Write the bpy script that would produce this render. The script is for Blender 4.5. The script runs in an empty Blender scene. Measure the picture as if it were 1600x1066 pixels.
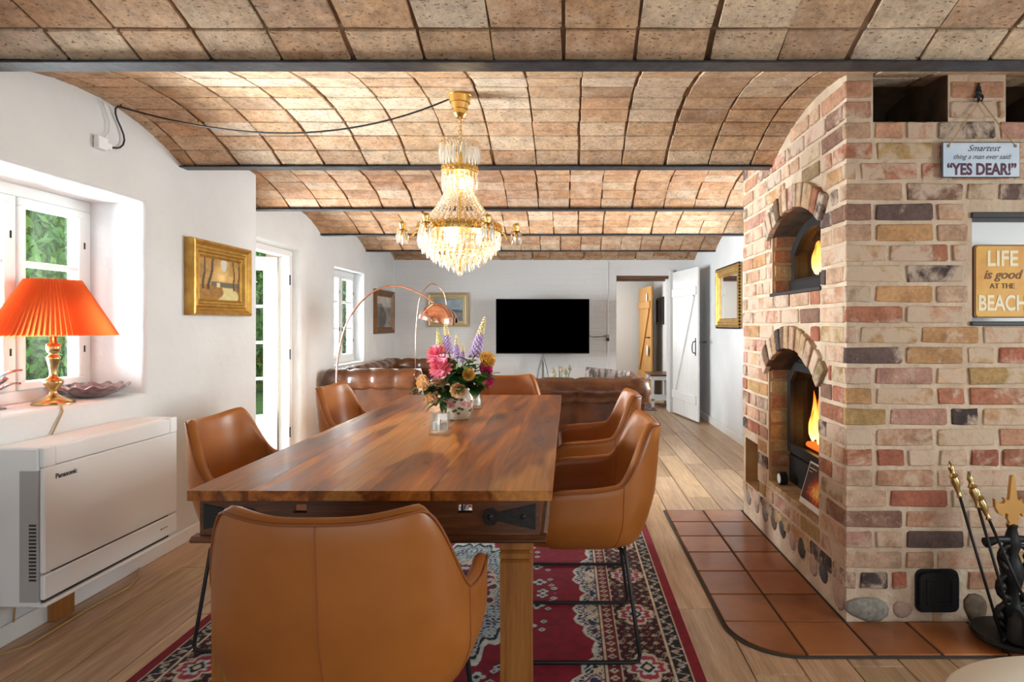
import bpy, bmesh, math, random
import numpy as np
from mathutils import Vector, Matrix, Euler
PI = math.pi
random.seed(7)
sc = bpy.context.scene
C = sc.collection

# ------------------------------------------------------------------ camera
cam_d = bpy.data.cameras.new('camera')
cam_d.sensor_fit = 'HORIZONTAL'; cam_d.sensor_width = 36.0
cam_d.lens = 965.0 / 1600.0 * 36.0
cam_d.shift_x = -88.0 / 1600.0
cam_d.shift_y = -26.0 / 1600.0
cam_d.clip_start = 0.05
cam = bpy.data.objects.new('camera', cam_d); C.objects.link(cam)
cam.location = (0, 0, 1.22); cam.rotation_euler = (PI / 2, 0, 0)
sc.camera = cam
# ------------------------------------------------------------------ sky and light
wd = bpy.data.worlds.new('sky'); sc.world = wd; wd.use_nodes = True
bg = wd.node_tree.nodes['Background']
bg.inputs[0].default_value = (0.90, 0.95, 1.0, 1); bg.inputs[1].default_value = 0.9

def area(name, loc, rot, sx, sy, power, col=(1, 1, 1), spread=PI):
    d = bpy.data.lights.new(name, 'AREA'); d.shape = 'RECTANGLE'; d.size = sx; d.size_y = sy
    d.energy = power; d.color = col; d.spread = spread
    o = bpy.data.objects.new(name, d); C.objects.link(o); o.location = loc; o.rotation_euler = rot
    return o
# added fill light, at an opening made for it behind the photographer
area('rear_fill', (0.3, -2.5, 0.95), (PI / 2 + 0.30, 0, 0), 4.4, 1.5, 14, (0.93, 0.97, 1.0))
# daylight from the window of the right wall beside the photographer
area('right_window_daylight', (3.55, 0.75, 1.4), (0, PI / 2 - 0.2, 0), 1.0, 1.5, 88, (0.95, 0.98, 1.0))
# daylight entering by the three openings of the left wall
area('window_daylight', (-3.7, 2.72, 1.05), (0, -PI / 2 - 0.30, 0), 1.4, 1.6, 290, (0.90, 0.96, 1.0), 1.75)
area('garden_door_daylight', (-3.3, 4.65, 0.95), (0, -PI / 2 - 0.02, 0), 1.5, 0.85, 130, (0.90, 0.96, 1.0), 2.2)
area('sofa_window_daylight', (-2.9, 6.85, 1.3), (0, -PI / 2, 0), 1.1, 1.0, 72, (0.90, 0.96, 1.0), 2.6)
# added fill for the living-room half, outside an invented window behind the chimney
area('side_room_fill', (2.30, 5.15, 1.35), (0, PI / 2, 0), 1.2, 1.5, 150, (0.92, 0.97, 1.0))
area('hall_fill', (0.1, 10.2, 1.4), (0, -PI / 2, 0), 1.2, 1.2, 17, (1.0, 0.98, 0.95))  # added fill lamp standing in the hall, no window behind it
def point(name, loc, power, col, r=0.02):
    d = bpy.data.lights.new(name, 'POINT'); d.energy = power; d.color = col; d.shadow_soft_size = r
    o = bpy.data.objects.new(name, d); C.objects.link(o); o.location = loc
    return o
vs = sc.view_settings
vs.view_transform = 'Standard'; vs.look = 'None'; vs.gamma = 1.0; vs.use_curve_mapping = False
vs.exposure = 0.6

# ------------------------------------------------------------------ helpers
def sval(o, **kw):
    for k, v in kw.items():
        if v is not None: o[k] = v
    return o
def tag(o, label, cat, group=None):
    o['label'] = label; o['category'] = cat
    if group: o['group'] = group
    return o
def thing(name, loc=(0, 0, 0), rz=0.0, label=None, cat=None, group=None):
    o = bpy.data.objects.new(name, None); C.objects.link(o); o.empty_display_size = 0.05
    o.location = loc; o.rotation_euler = (0, 0, rz)
    if label: tag(o, label, cat, group)
    return o
def link(name, me, parent=None, loc=None, rot=None, world=False):
    o = bpy.data.objects.new(name, me); C.objects.link(o)
    if loc is not None: o.location = loc
    if rot is not None: o.rotation_euler = rot
    if parent is not None:
        o.parent = parent
        if world: o.location = Vector(o.location) - Vector(parent.location)
    return o
def copy_tree(o, parent=None):
    c = o.copy(); C.objects.link(c); c.parent = parent
    for ch in list(o.children): copy_tree(ch, c)
    return c

class MB:
    def __init__(s): s.v = []; s.f = []
    def add(s, vs_, fs_):
        n = len(s.v); s.v += [tuple(p) for p in vs_]; s.f += [tuple(i + n for i in f) for f in fs_]; return s
    def box(s, c, d, rot=None):
        h = [x / 2 for x in d]; vs_ = []
        for z in (-1, 1):
            for x, y in ((-1, -1), (1, -1), (1, 1), (-1, 1)): vs_.append(Vector((x * h[0], y * h[1], z * h[2])))
        if rot is not None:
            m = rot if isinstance(rot, Matrix) else Euler(rot).to_matrix()
            vs_ = [m @ p for p in vs_]
        vs_ = [p + Vector(c) for p in vs_]
        return s.add(vs_, [(3, 2, 1, 0), (4, 5, 6, 7), (0, 1, 5, 4), (1, 2, 6, 5), (2, 3, 7, 6), (3, 0, 4, 7)])
    def span(s, a, b): return s.box([(p + q) / 2 for p, q in zip(a, b)], [abs(q - p) for p, q in zip(a, b)])
    def cbox(s, c, d, b=0.004, rot=None):
        """box with chamfered edges"""
        h = [x / 2 for x in d]; b = min(b, min(h) * 0.9); pts = []; idx = {}
        for sx in (-1, 1):
            for sy in (-1, 1):
                for sz in (-1, 1):
                    for ax in range(3):
                        p = [sx * h[0], sy * h[1], sz * h[2]]
                        for k in range(3):
                            if k != ax: p[k] -= (sx, sy, sz)[k] * b
                        idx[(sx, sy, sz, ax)] = len(pts); pts.append(Vector(p))
        fs_ = []
        for ax in range(3):
            o1, o2 = [k for k in range(3) if k != ax]
            for sg in (-1, 1):
                q = []
                for a1, a2 in ((-1, -1), (1, -1), (1, 1), (-1, 1)):
                    k = [0, 0, 0]; k[ax] = sg; k[o1] = a1; k[o2] = a2; q.append(idx[(*k, ax)])
                fs_.append(q)
            for a1 in (-1, 1):
                for a2 in (-1, 1):
                    k0 = [0, 0, 0]; k1 = [0, 0, 0]
                    k0[ax] = -1; k1[ax] = 1; k0[o1] = k1[o1] = a1; k0[o2] = k1[o2] = a2
                    fs_.append([idx[(*k0, o1)], idx[(*k1, o1)], idx[(*k1, o2)], idx[(*k0, o2)]])
        for sx in (-1, 1):
            for sy in (-1, 1):
                for sz in (-1, 1): fs_.append([idx[(sx, sy, sz, 0)], idx[(sx, sy, sz, 1)], idx[(sx, sy, sz, 2)]])
        cen = Vector((0, 0, 0)); out = []
        for f in fs_:
            a, bb, cc = pts[f[0]], pts[f[1]], pts[f[2]]
            n = (bb - a).cross(cc - a); m = sum((pts[i] for i in f), Vector()) / len(f)
            out.append(tuple(f) if n.dot(m) > 0 else tuple(reversed(f)))
        if rot is not None:
            m = rot if isinstance(rot, Matrix) else Euler(rot).to_matrix(); pts = [m @ p for p in pts]
        return s.add([p + Vector(c) for p in pts], out)
    def cspan(s, a, b, ch=0.004): return s.cbox([(p + q) / 2 for p, q in zip(a, b)], [abs(q - p) for p, q in zip(a, b)], ch)
    def tube(s, pts, r, n=8, cap=True, closed=False):
        pts = [Vector(p) for p in pts]; N = len(pts)
        rr = r if isinstance(r, (list, tuple)) else [r] * N
        base = len(s.v); t0 = (pts[1] - pts[0]).normalized()
        up = Vector((0, 0, 1)) if abs(t0.z) < 0.9 else Vector((1, 0, 0))
        nrm = (up - t0 * up.dot(t0)).normalized()
        for i, p in enumerate(pts):
            if closed: t = pts[(i + 1) % N] - pts[i - 1]
            else: t = pts[min(i + 1, N - 1)] - pts[max(i - 1, 0)]
            t.normalize(); nrm = nrm - t * nrm.dot(t)
            if nrm.length < 1e-6: nrm = t.orthogonal()
            nrm.normalize(); bi = t.cross(nrm)
            for k in range(n):
                a = 2 * PI * k / n; s.v.append(tuple(p + (nrm * math.cos(a) + bi * math.sin(a)) * rr[i]))
        for i in range(N if closed else N - 1):
            j = (i + 1) % N
            for k in range(n):
                l = (k + 1) % n
                s.f.append((base + i * n + k, base + i * n + l, base + j * n + l, base + j * n + k))
        if cap and not closed:
            s.f.append(tuple(base + k for k in reversed(range(n)))); s.f.append(tuple(base + (N - 1) * n + k for k in range(n)))
        return s
    def lathe(s, prof, n=24, c=(0, 0, 0), fn=None):
        base = len(s.v); c = Vector(c)
        for r, z in prof:
            for k in range(n):
                a = 2 * PI * k / n; q = fn(a, r, z) if fn else (r, z)
                s.v.append(tuple(c + Vector((q[0] * math.cos(a), q[0] * math.sin(a), q[1]))))
        for i in range(len(prof) - 1):
            for k in range(n):
                l = (k + 1) % n
                s.f.append((base + i * n + k, base + i * n + l, base + (i + 1) * n + l, base + (i + 1) * n + k))
        if prof[0][0] > 1e-5: s.f.append(tuple(base + k for k in reversed(range(n))))
        if prof[-1][0] > 1e-5: s.f.append(tuple(base + (len(prof) - 1) * n + k for k in range(n)))
        return s
    def grid(s, fn, nu, nv, cu=False, cv=False):
        base = len(s.v); U = nu if cu else nu + 1; V = nv if cv else nv + 1
        for i in range(U):
            for j in range(V): s.v.append(tuple(fn(i / nu, j / nv)))
        for i in range(nu):
            for j in range(nv):
                a, b = (i + 1) % U, (j + 1) % V
                s.f.append((base + i * V + j, base + a * V + j, base + a * V + b, base + i * V + b))
        return s
    def prism(s, poly, fn, t0, t1):
        """poly: 2-D outline; fn(u, v, t) -> point"""
        n = len(poly); base = len(s.v)
        for t in (t0, t1):
            for u, v in poly: s.v.append(tuple(fn(u, v, t)))
        s.f.append(tuple(base + i for i in range(n))); s.f.append(tuple(base + n + i for i in reversed(range(n))))
        for i in range(n):
            j = (i + 1) % n; s.f.append((base + i, base + n + i, base + n + j, base + j))
        return s
    def ball(s, c, r, nu=10, nv=6, sq=(1, 1, 1)):
        prof = []
        base = len(s.v); c = Vector(c)
        for j in range(nv + 1):
            b = -PI / 2 + PI * j / nv
            for k in range(nu):
                a = 2 * PI * k / nu
                s.v.append(tuple(c + Vector((r * sq[0] * math.cos(b) * math.cos(a), r * sq[1] * math.cos(b) * math.sin(a), r * sq[2] * math.sin(b)))))
        for j in range(nv):
            for k in range(nu):
                l = (k + 1) % nu
                s.f.append((base + j * nu + k, base + j * nu + l, base + (j + 1) * nu + l, base + (j + 1) * nu + k))
        return s
    def mesh(s, name, m=None, smooth=False):
        me = bpy.data.meshes.new(name); me.from_pydata(s.v, [], s.f)
        bm = bmesh.new(); bm.from_mesh(me)
        bmesh.ops.remove_doubles(bm, verts=bm.verts, dist=1e-6)
        bmesh.ops.recalc_face_normals(bm, faces=bm.faces)
        bm.to_mesh(me); bm.free()
        if m is not None: me.materials.append(m)
        if smooth:
            for p in me.polygons: p.use_smooth = True
            if smooth != 'all':
                try: me.set_sharp_from_angle(angle=math.radians(smooth if smooth is not True else 50))
                except Exception: pass
        return me
    def build(s, name, m=None, parent=None, smooth=False, world=False, loc=None, rot=None):
        return link(name, s.mesh(name, m, smooth), parent, loc, rot, world)

def struct(name, mb, m, parent=None, smooth=False, label=None):
    o = mb.build(name, m, parent, smooth)
    if parent is None: o['kind'] = 'structure'
    if label: o['label'] = label
    return o

def color_grid(name, m, fn, origin, eu, ev, nu, nv, parent=None, world=False):
    """flat print: a fine grid whose colours are the printed picture; fn(U, V) -> arrays of rgb for cell centres"""
    me = bpy.data.meshes.new(name)
    o_, a, b = np.array(origin, float), np.array(eu, float), np.array(ev, float)
    U, V = np.meshgrid(np.linspace(0, 1, nu + 1), np.linspace(0, 1, nv + 1), indexing='ij')
    co = o_ + U[..., None] * a + V[..., None] * b
    nvt = (nu + 1) * (nv + 1)
    i, j = np.meshgrid(np.arange(nu), np.arange(nv), indexing='ij')
    q = np.stack([i * (nv + 1) + j, (i + 1) * (nv + 1) + j, (i + 1) * (nv + 1) + j + 1, i * (nv + 1) + j + 1], -1).reshape(-1)
    me.vertices.add(nvt); me.vertices.foreach_set('co', co.reshape(-1).astype(np.float32))
    me.loops.add(len(q)); me.loops.foreach_set('vertex_index', q.astype(np.int32))
    me.polygons.add(nu * nv); me.polygons.foreach_set('loop_start', np.arange(0, len(q), 4, dtype=np.int32))
    try: me.polygons.foreach_set('loop_total', np.full(nu * nv, 4, dtype=np.int32))
    except Exception: pass
    me.update(calc_edges=True)
    at = me.color_attributes.new('print', 'FLOAT_COLOR', 'POINT')
    col = np.ones((nvt, 4), np.float32); col[:, :3] = np.stack(fn(U, V), -1).reshape(-1, 3)
    at.data.foreach_set('color', np.clip(col, 0, 1).reshape(-1))
    me.materials.append(m)
    return link(name, me, parent, world=world)

# ------------------------------------------------------------------ materials
def newmat(name):
    m = bpy.data.materials.new(name); m.use_nodes = True
    nt = m.node_tree; return m, nt, nt.nodes['Principled BSDF']
def nd(nt, typ, **kw):
    n = nt.nodes.new(typ)
    for k, v in kw.items():
        if k.startswith('i_'): n.inputs[int(k[2:]) if k[2:].isdigit() else k[2:].replace('_', ' ')].default_value = v
        else: setattr(n, k, v)
    return n
def ramp(nt, fac, stops, interp='LINEAR'):
    r = nt.nodes.new('ShaderNodeValToRGB'); cr = r.color_ramp; cr.interpolation = interp
    while len(cr.elements) < len(stops): cr.elements.new(0.5)
    for e, (p, c) in zip(cr.elements, stops):
        e.position = p; e.color = (c[0], c[1], c[2], 1) if isinstance(c, (tuple, list)) else (c, c, c, 1)
    nt.links.new(fac, r.inputs[0]); return r.outputs[0]
def mix(nt, fac, a, b, mode='MIX'):
    n = nt.nodes.new('ShaderNodeMix'); n.data_type = 'RGBA'; n.blend_type = mode
    for s_, v in ((n.inputs[0], fac), (n.inputs[6], a), (n.inputs[7], b)):
        if hasattr(v, 'is_linked'): nt.links.new(v, s_)
        elif isinstance(v, (tuple, list)): s_.default_value = (v[0], v[1], v[2], 1)
        else: s_.default_value = v
    return n.outputs[2]
def coords(nt, scale=(1, 1, 1), world=True, jit=0.0):
    if world: src = nd(nt, 'ShaderNodeNewGeometry').outputs['Position']
    else: src = nd(nt, 'ShaderNodeTexCoord').outputs['Object']
    mp = nd(nt, 'ShaderNodeMapping'); mp.inputs['Scale'].default_value = scale
    nt.links.new(src, mp.inputs[0])
    if jit:
        oi = nd(nt, 'ShaderNodeObjectInfo'); mu = nd(nt, 'ShaderNodeMath', operation='MULTIPLY'); mu.inputs[1].default_value = jit
        nt.links.new(oi.outputs['Random'], mu.inputs[0]); nt.links.new(mu.outputs[0], mp.inputs['Location'])
    return mp.outputs[0]
def noise(nt, vec, scale, detail=4, rough=0.55, dist=0.0):
    n = nd(nt, 'ShaderNodeTexNoise'); n.inputs['Scale'].default_value = scale; n.inputs['Detail'].default_value = detail
    n.inputs['Roughness'].default_value = rough; n.inputs['Distortion'].default_value = dist
    nt.links.new(vec, n.inputs['Vector']); return n.outputs[0]
def bump(nt, bs, h, strength=0.3, dist=0.01, prev=None):
    b = nd(nt, 'ShaderNodeBump'); b.inputs['Strength'].default_value = strength; b.inputs['Distance'].default_value = dist
    nt.links.new(h, b.inputs['Height'])
    if prev is not None: nt.links.new(prev, b.inputs['Normal'])
    nt.links.new(b.outputs[0], bs.inputs['Normal']); return b.outputs[0]
def mat(name, col, rough=0.5, metal=0.0, col2=None, nscale=8.0, nstretch=(1, 1, 1), bscale=None, bstr=0.2, bdist=0.005,
        world=False, emit=None, estr=0.0, coat=0.0, spec=0.5, sheen=0.0, trans=0.0, jit=0.0, lo=0.35, hi=0.65):
    m, nt, bs = newmat(name)
    bs.inputs['Base Color'].default_value = (*col, 1); bs.inputs['Roughness'].default_value = rough
    bs.inputs['Metallic'].default_value = metal; bs.inputs['Coat Weight'].default_value = coat
    bs.inputs['Specular IOR Level'].default_value = spec; bs.inputs['Sheen Weight'].default_value = sheen
    bs.inputs['Transmission Weight'].default_value = trans
    if emit: bs.inputs['Emission Color'].default_value = (*emit, 1); bs.inputs['Emission Strength'].default_value = estr
    if col2 is not None:
        f = noise(nt, coords(nt, nstretch, world, jit), nscale)
        nt.links.new(ramp(nt, f, [(lo, col), (hi, col2)]), bs.inputs['Base Color'])
    if bscale: bump(nt, bs, noise(nt, coords(nt, (1, 1, 1), world), bscale), bstr, bdist)
    return m

def m_brick(name, pits=False, wash=0.5, washcol=(0.60, 0.47, 0.36), attr=None):
    m, nt, bs = newmat(name); bs.inputs['Roughness'].default_value = 0.9; bs.inputs['Specular IOR Level'].default_value = 0.2
    if attr:
        a = nd(nt, 'ShaderNodeAttribute'); a.attribute_name = attr; base = a.outputs['Color']
    else: base = nd(nt, 'ShaderNodeObjectInfo').outputs['Color']
    P = coords(nt)
    oi_ = nd(nt, 'ShaderNodeObjectInfo')
    n1 = noise(nt, P, 14, 5, 0.65); n2 = noise(nt, P, 60, 4, 0.7); n3 = noise(nt, P, 9, 6, 0.7, 0.4)
    c = mix(nt, 1.0, base, ramp(nt, n1, [(0.3, 0.68), (0.5, 1.0), (0.72, 1.28)]), 'MULTIPLY')
    c = mix(nt, 1.0, c, ramp(nt, n2, [(0.35, 0.80), (0.6, 1.08)]), 'MULTIPLY')
    if attr or pits: w = ramp(nt, n3, [(0.50, 0.0), (0.64, wash)])
    else:
        # lime wash left on the brick: how much differs from brick to brick (alpha of the object colour)
        ad = nd(nt, 'ShaderNodeMath', operation='ADD'); nt.links.new(n3, ad.inputs[0]); nt.links.new(oi_.outputs['Alpha'], ad.inputs[1])
        w = ramp(nt, ad.outputs[0], [(0.86, 0.0), (1.0, 0.82)])
        at2 = nd(nt, 'ShaderNodeMath', operation='MULTIPLY'); at2.inputs[1].default_value = 1.0
    c = mix(nt, w, c, washcol)
    h = n2
    if pits:
        ps = nd(nt, 'ShaderNodeTexNoise'); ps.inputs['Scale'].default_value = 120; ps.inputs['Detail'].default_value = 2
        nt.links.new(coords(nt, (0.55, 1.2, 1.2)), ps.inputs['Vector'])
        pm = ramp(nt, ps.outputs[0], [(0.63, 0.0), (0.70, 0.85)])
        c = mix(nt, pm, c, (0.10, 0.055, 0.03)); 
        pm2 = nd(nt, 'ShaderNodeMath', operation='SUBTRACT'); nt.links.new(n2, pm2.inputs[0]); nt.links.new(pm, pm2.inputs[1]); h = pm2.outputs[0]
    nt.links.new(c, bs.inputs['Base Color'])
    bump(nt, bs, h, 0.55, 0.006)
    return m
def m_wood(name, stops, across=18.0, along=1.2, axis='y', rough=0.4, bstr=0.12, objcol=False, jit=0.0, coat=0.0, world=True, big=3.0):
    m, nt, bs = newmat(name); bs.inputs['Roughness'].default_value = rough; bs.inputs['Coat Weight'].default_value = coat
    sc_ = {'x': (along, across, across), 'y': (across, along, across), 'z': (across, across, along)}[axis]
    P = coords(nt, sc_, world, jit)
    f = noise(nt, P, 1.0, 6, 0.62, 1.1); f2 = noise(nt, P, 7.0, 3, 0.6)
    c = ramp(nt, f, stops)
    c = mix(nt, 1.0, c, ramp(nt, f2, [(0.3, 0.82), (0.7, 1.14)]), 'MULTIPLY')
    if objcol: c = mix(nt, 1.0, c, nd(nt, 'ShaderNodeObjectInfo').outputs['Color'], 'MULTIPLY')
    nt.links.new(c, bs.inputs['Base Color']); bump(nt, bs, f2, bstr, 0.003)
    return m
def m_print(name, rough=0.6, bscale=None):
    m, nt, bs = newmat(name); bs.inputs['Roughness'].default_value = rough
    a = nd(nt, 'ShaderNodeAttribute'); a.attribute_name = 'print'
    nt.links.new(a.outputs['Color'], bs.inputs['Base Color'])
    if bscale: bump(nt, bs, noise(nt, coords(nt), bscale), 0.25, 0.004)
    return m
def m_thin(name, tint=(1, 1, 1), gloss=0.08, rough=0.02, translucent=0.0, tcol=(1, 1, 1), diff=0.0):
    """thin clear sheet: lets light straight through, mirrors a little"""
    m = bpy.data.materials.new(name); m.use_nodes = True; nt = m.node_tree
    for n in list(nt.nodes): nt.nodes.remove(n)
    out = nd(nt, 'ShaderNodeOutputMaterial'); tr = nd(nt, 'ShaderNodeBsdfTransparent'); tr.inputs[0].default_value = (*tint, 1)
    gl = nd(nt, 'ShaderNodeBsdfGlossy'); gl.inputs['Roughness'].default_value = rough
    last = tr.outputs[0]
    if translucent:
        tl = nd(nt, 'ShaderNodeBsdfTranslucent'); tl.inputs[0].default_value = (*tcol, 1)
        mx = nd(nt, 'ShaderNodeMixShader'); mx.inputs[0].default_value = translucent
        nt.links.new(last, mx.inputs[1]); nt.links.new(tl.outputs[0], mx.inputs[2]); last = mx.outputs[0]
    if diff:
        tl = nd(nt, 'ShaderNodeBsdfDiffuse'); tl.inputs[0].default_value = (*tcol, 1)
        mx = nd(nt, 'ShaderNodeMixShader'); mx.inputs[0].default_value = diff
        nt.links.new(last, mx.inputs[1]); nt.links.new(tl.outputs[0], mx.inputs[2]); last = mx.outputs[0]
    mx = nd(nt, 'ShaderNodeMixShader'); mx.inputs[0].default_value = gloss
    nt.links.new(last, mx.inputs[1]); nt.links.new(gl.outputs[0], mx.inputs[2]); nt.links.new(mx.outputs[0], out.inputs[0])
    return m

X = {}
X['plaster'] = mat('white_plaster', (0.66, 0.675, 0.685), 0.9, col2=(0.72, 0.735, 0.745), nscale=1.6, bscale=5.5, bstr=0.5, bdist=0.03, world=True, spec=0.2)
def m_paintbrick():
    m, nt, bs = newmat('whitewashed_brick'); bs.inputs['Roughness'].default_value = 0.85; bs.inputs['Specular IOR Level'].default_value = 0.2
    bs.inputs['Base Color'].default_value = (0.76, 0.775, 0.79, 1)
    t = nd(nt, 'ShaderNodeTexBrick'); t.inputs['Scale'].default_value = 1.0; t.inputs['Brick Width'].default_value = 0.24; t.inputs['Row Height'].default_value = 0.077
    t.inputs['Mortar Size'].default_value = 0.008; t.inputs['Mortar Smooth'].default_value = 0.6
    t.inputs[1].default_value = (1, 1, 1, 1); t.inputs[2].default_value = (0.8, 0.8, 0.8, 1); t.inputs[3].default_value = (0, 0, 0, 1)
    mp = nd(nt, 'ShaderNodeMapping'); mp.inputs['Rotation'].default_value = (-PI / 2, 0, 0)
    nt.links.new(nd(nt, 'ShaderNodeNewGeometry').outputs['Position'], mp.inputs[0]); nt.links.new(mp.outputs[0], t.inputs[0])
    b = bump(nt, bs, t.outputs[0], 0.30, 0.006)
    bump(nt, bs, noise(nt, coords(nt), 6), 0.3, 0.02, b)
    return m
X['whitebrick'] = m_paintbrick()
X['brick'] = m_brick('old_brick', wash=0.45)
X['tile'] = m_brick('ceiling_brick', pits=True, wash=0.35, washcol=(0.62, 0.52, 0.42))
X['tile_mass'] = m_brick('ceiling_brick_far', pits=True, wash=0.35, washcol=(0.62, 0.52, 0.42), attr='tint')
X['mortar'] = mat('lime_mortar', (0.66, 0.53, 0.405), 0.95, col2=(0.53, 0.40, 0.29), nscale=9, bscale=32, bstr=0.8, bdist=0.012, world=True, spec=0.15)
X['vaultmortar'] = mat('vault_mortar', (0.38, 0.26, 0.17), 0.95, col2=(0.16, 0.10, 0.06), nscale=5, bscale=40, bstr=0.5, world=True, spec=0.15)
X['steel'] = mat('painted_steel', (0.028, 0.031, 0.038), 0.40, 0.3, col2=(0.06, 0.066, 0.078), nscale=25, bscale=60, bstr=0.3, world=True)
X['plank'] = m_wood('oak_plank', [(0.25, (0.31, 0.185, 0.095)), (0.5, (0.47, 0.31, 0.185)), (0.78, (0.60, 0.43, 0.28))], 16, 1.0, 'y', 0.42, 0.15, True, 37.0)
X['hearth'] = mat('terracotta_tile', (0.30, 0.105, 0.034), 0.33, col2=(0.42, 0.16, 0.05), nscale=6, bscale=20, bstr=0.12, world=True, coat=0.15)
X['grout'] = mat('dark_grout', (0.05, 0.04, 0.032), 0.9, world=True)
X['leather'] = mat('cognac_leather', (0.385, 0.128, 0.022), 0.36, col2=(0.31, 0.097, 0.016), nscale=3.5, bscale=170, bstr=0.10, bdist=0.002, spec=0.45)
X['leather_dk'] = mat('leather_piping', (0.25, 0.07, 0.016), 0.5)
X['blackmetal'] = mat('black_powder_coat', (0.012, 0.012, 0.013), 0.42, 0.2)
X['iron'] = mat('cast_iron', (0.018, 0.019, 0.021), 0.48, 0.5, bscale=90, bstr=0.3, bdist=0.003)
X['wroughtiron'] = mat('wrought_iron', (0.02, 0.019, 0.018), 0.5, 0.4, bscale=60, bstr=0.5, bdist=0.003)
X['table'] = None
X['legwood'] = m_wood('honey_sheesham', [(0.25, (0.20, 0.07, 0.012)), (0.5, (0.32, 0.12, 0.02)), (0.8, (0.40, 0.165, 0.033))], 30, 2.0, 'z', 0.4, 0.15)
X['apron'] = m_wood('dark_sheesham', [(0.22, (0.022, 0.009, 0.005)), (0.48, (0.10, 0.034, 0.012)), (0.8, (0.26, 0.095, 0.028))], 22, 2.2, 'x', 0.35, 0.2)
X['brass'] = mat('old_brass', (0.48, 0.34, 0.15), 0.28, 1.0)
X['gold'] = mat('gilt_metal', (0.85, 0.58, 0.20), 0.25, 1.0)
X['copper'] = mat('polished_copper', (0.78, 0.42, 0.30), 0.16, 1.0)
X['giltwood'] = mat('gilt_wood', (0.55, 0.33, 0.07), 0.36, 0.65, col2=(0.38, 0.20, 0.04), nscale=14, bscale=40, bstr=0.2)
X['whiteplastic'] = mat('white_plastic', (0.83, 0.855, 0.87), 0.45)
X['greyplastic'] = mat('grey_plastic', (0.42, 0.42, 0.42), 0.5)
X['darkgap'] = mat('dark_slot', (0.03, 0.03, 0.032), 0.7)
X['whitepaint'] = mat('white_gloss_paint', (0.78, 0.78, 0.775), 0.35, bscale=18, bstr=0.1)
X['glass'] = m_thin('window_glass', (0.97, 0.99, 0.98), 0.06)
X['clearglass'] = m_thin('clear_glass', (0.93, 0.95, 0.95), 0.22, 0.03)
X['crystal'] = m_thin('cut_crystal', (1.0, 0.98, 0.94), 0.42, 0.06, 0.40, (1.0, 0.95, 0.86), 0.08)
X['black'] = mat('black_screen', (0.0, 0.0, 0.0), 0.6, spec=0.0)
X['matblack'] = mat('matt_black', (0.012, 0.012, 0.013), 0.6)
X['chesterfield'] = mat('aged_brown_leather', (0.055, 0.018, 0.007), 0.24, col2=(0.11, 0.038, 0.014), nscale=5, bscale=80, bstr=0.15, bdist=0.003, coat=0.15)
X['sofawood'] = mat('dark_wood_foot', (0.04, 0.018, 0.01), 0.4)
X['print'] = m_print('printed_surface', 0.55)
X['canvas'] = m_print('oil_on_canvas', 0.5, 120)
X['rug'] = m_print('woven_wool', 0.95, 500)
X['green'] = mat('leaf_green', (0.06, 0.16, 0.03), 0.45, col2=(0.12, 0.26, 0.05), nscale=12)
X['darkgreen'] = mat('dark_leaf_green', (0.02, 0.07, 0.018), 0.4, col2=(0.04, 0.12, 0.03), nscale=12)
X['stem'] = mat('stem_green', (0.08, 0.18, 0.04), 0.5)
X['white'] = mat('white_card', (0.82, 0.82, 0.80), 0.6)
X['candlewax'] = mat('candle_wax', (0.85, 0.82, 0.74), 0.5)
X['cream'] = mat('cream_leatherette', (0.95, 0.93, 0.85), 0.4)
X['cabled'] = mat('black_cable', (0.012, 0.011, 0.01), 0.5)
X['cablew'] = mat('white_cable', (0.7, 0.7, 0.68), 0.5)
X['cableg'] = mat('gold_cloth_cable', (0.45, 0.28, 0.10), 0.6)
X['string'] = mat('jute_string', (0.42, 0.27, 0.12), 0.9)
# ================================================================== STRUCTURE
XL1, XL2, XR, YB, YF = -2.15, -2.42, 1.76, 8.60, -2.60     # left wall near / far, right wall of the living half, end wall, rear end
JOG = 4.25
ZB = 2.09                                                     # underside of the steel beams
BEAMS = [-2.0, -0.65, 0.70, 2.088, 3.45, 4.72, 6.06, 7.40, 8.64]
RISE = 0.165

def vault(y):
    """(z, slope angle) of the brick vault above y"""
    for a, b in zip(BEAMS[:-1], BEAMS[1:]):
        if a <= y <= b:
            h = (b - a) / 2; R_ = (h * h + RISE * RISE) / (2 * RISE); d = y - (a + b) / 2
            return ZB + 0.012 + RISE - R_ + math.sqrt(R_ * R_ - d * d), -math.asin(d / R_)
    return ZB + 0.02, 0.0

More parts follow.
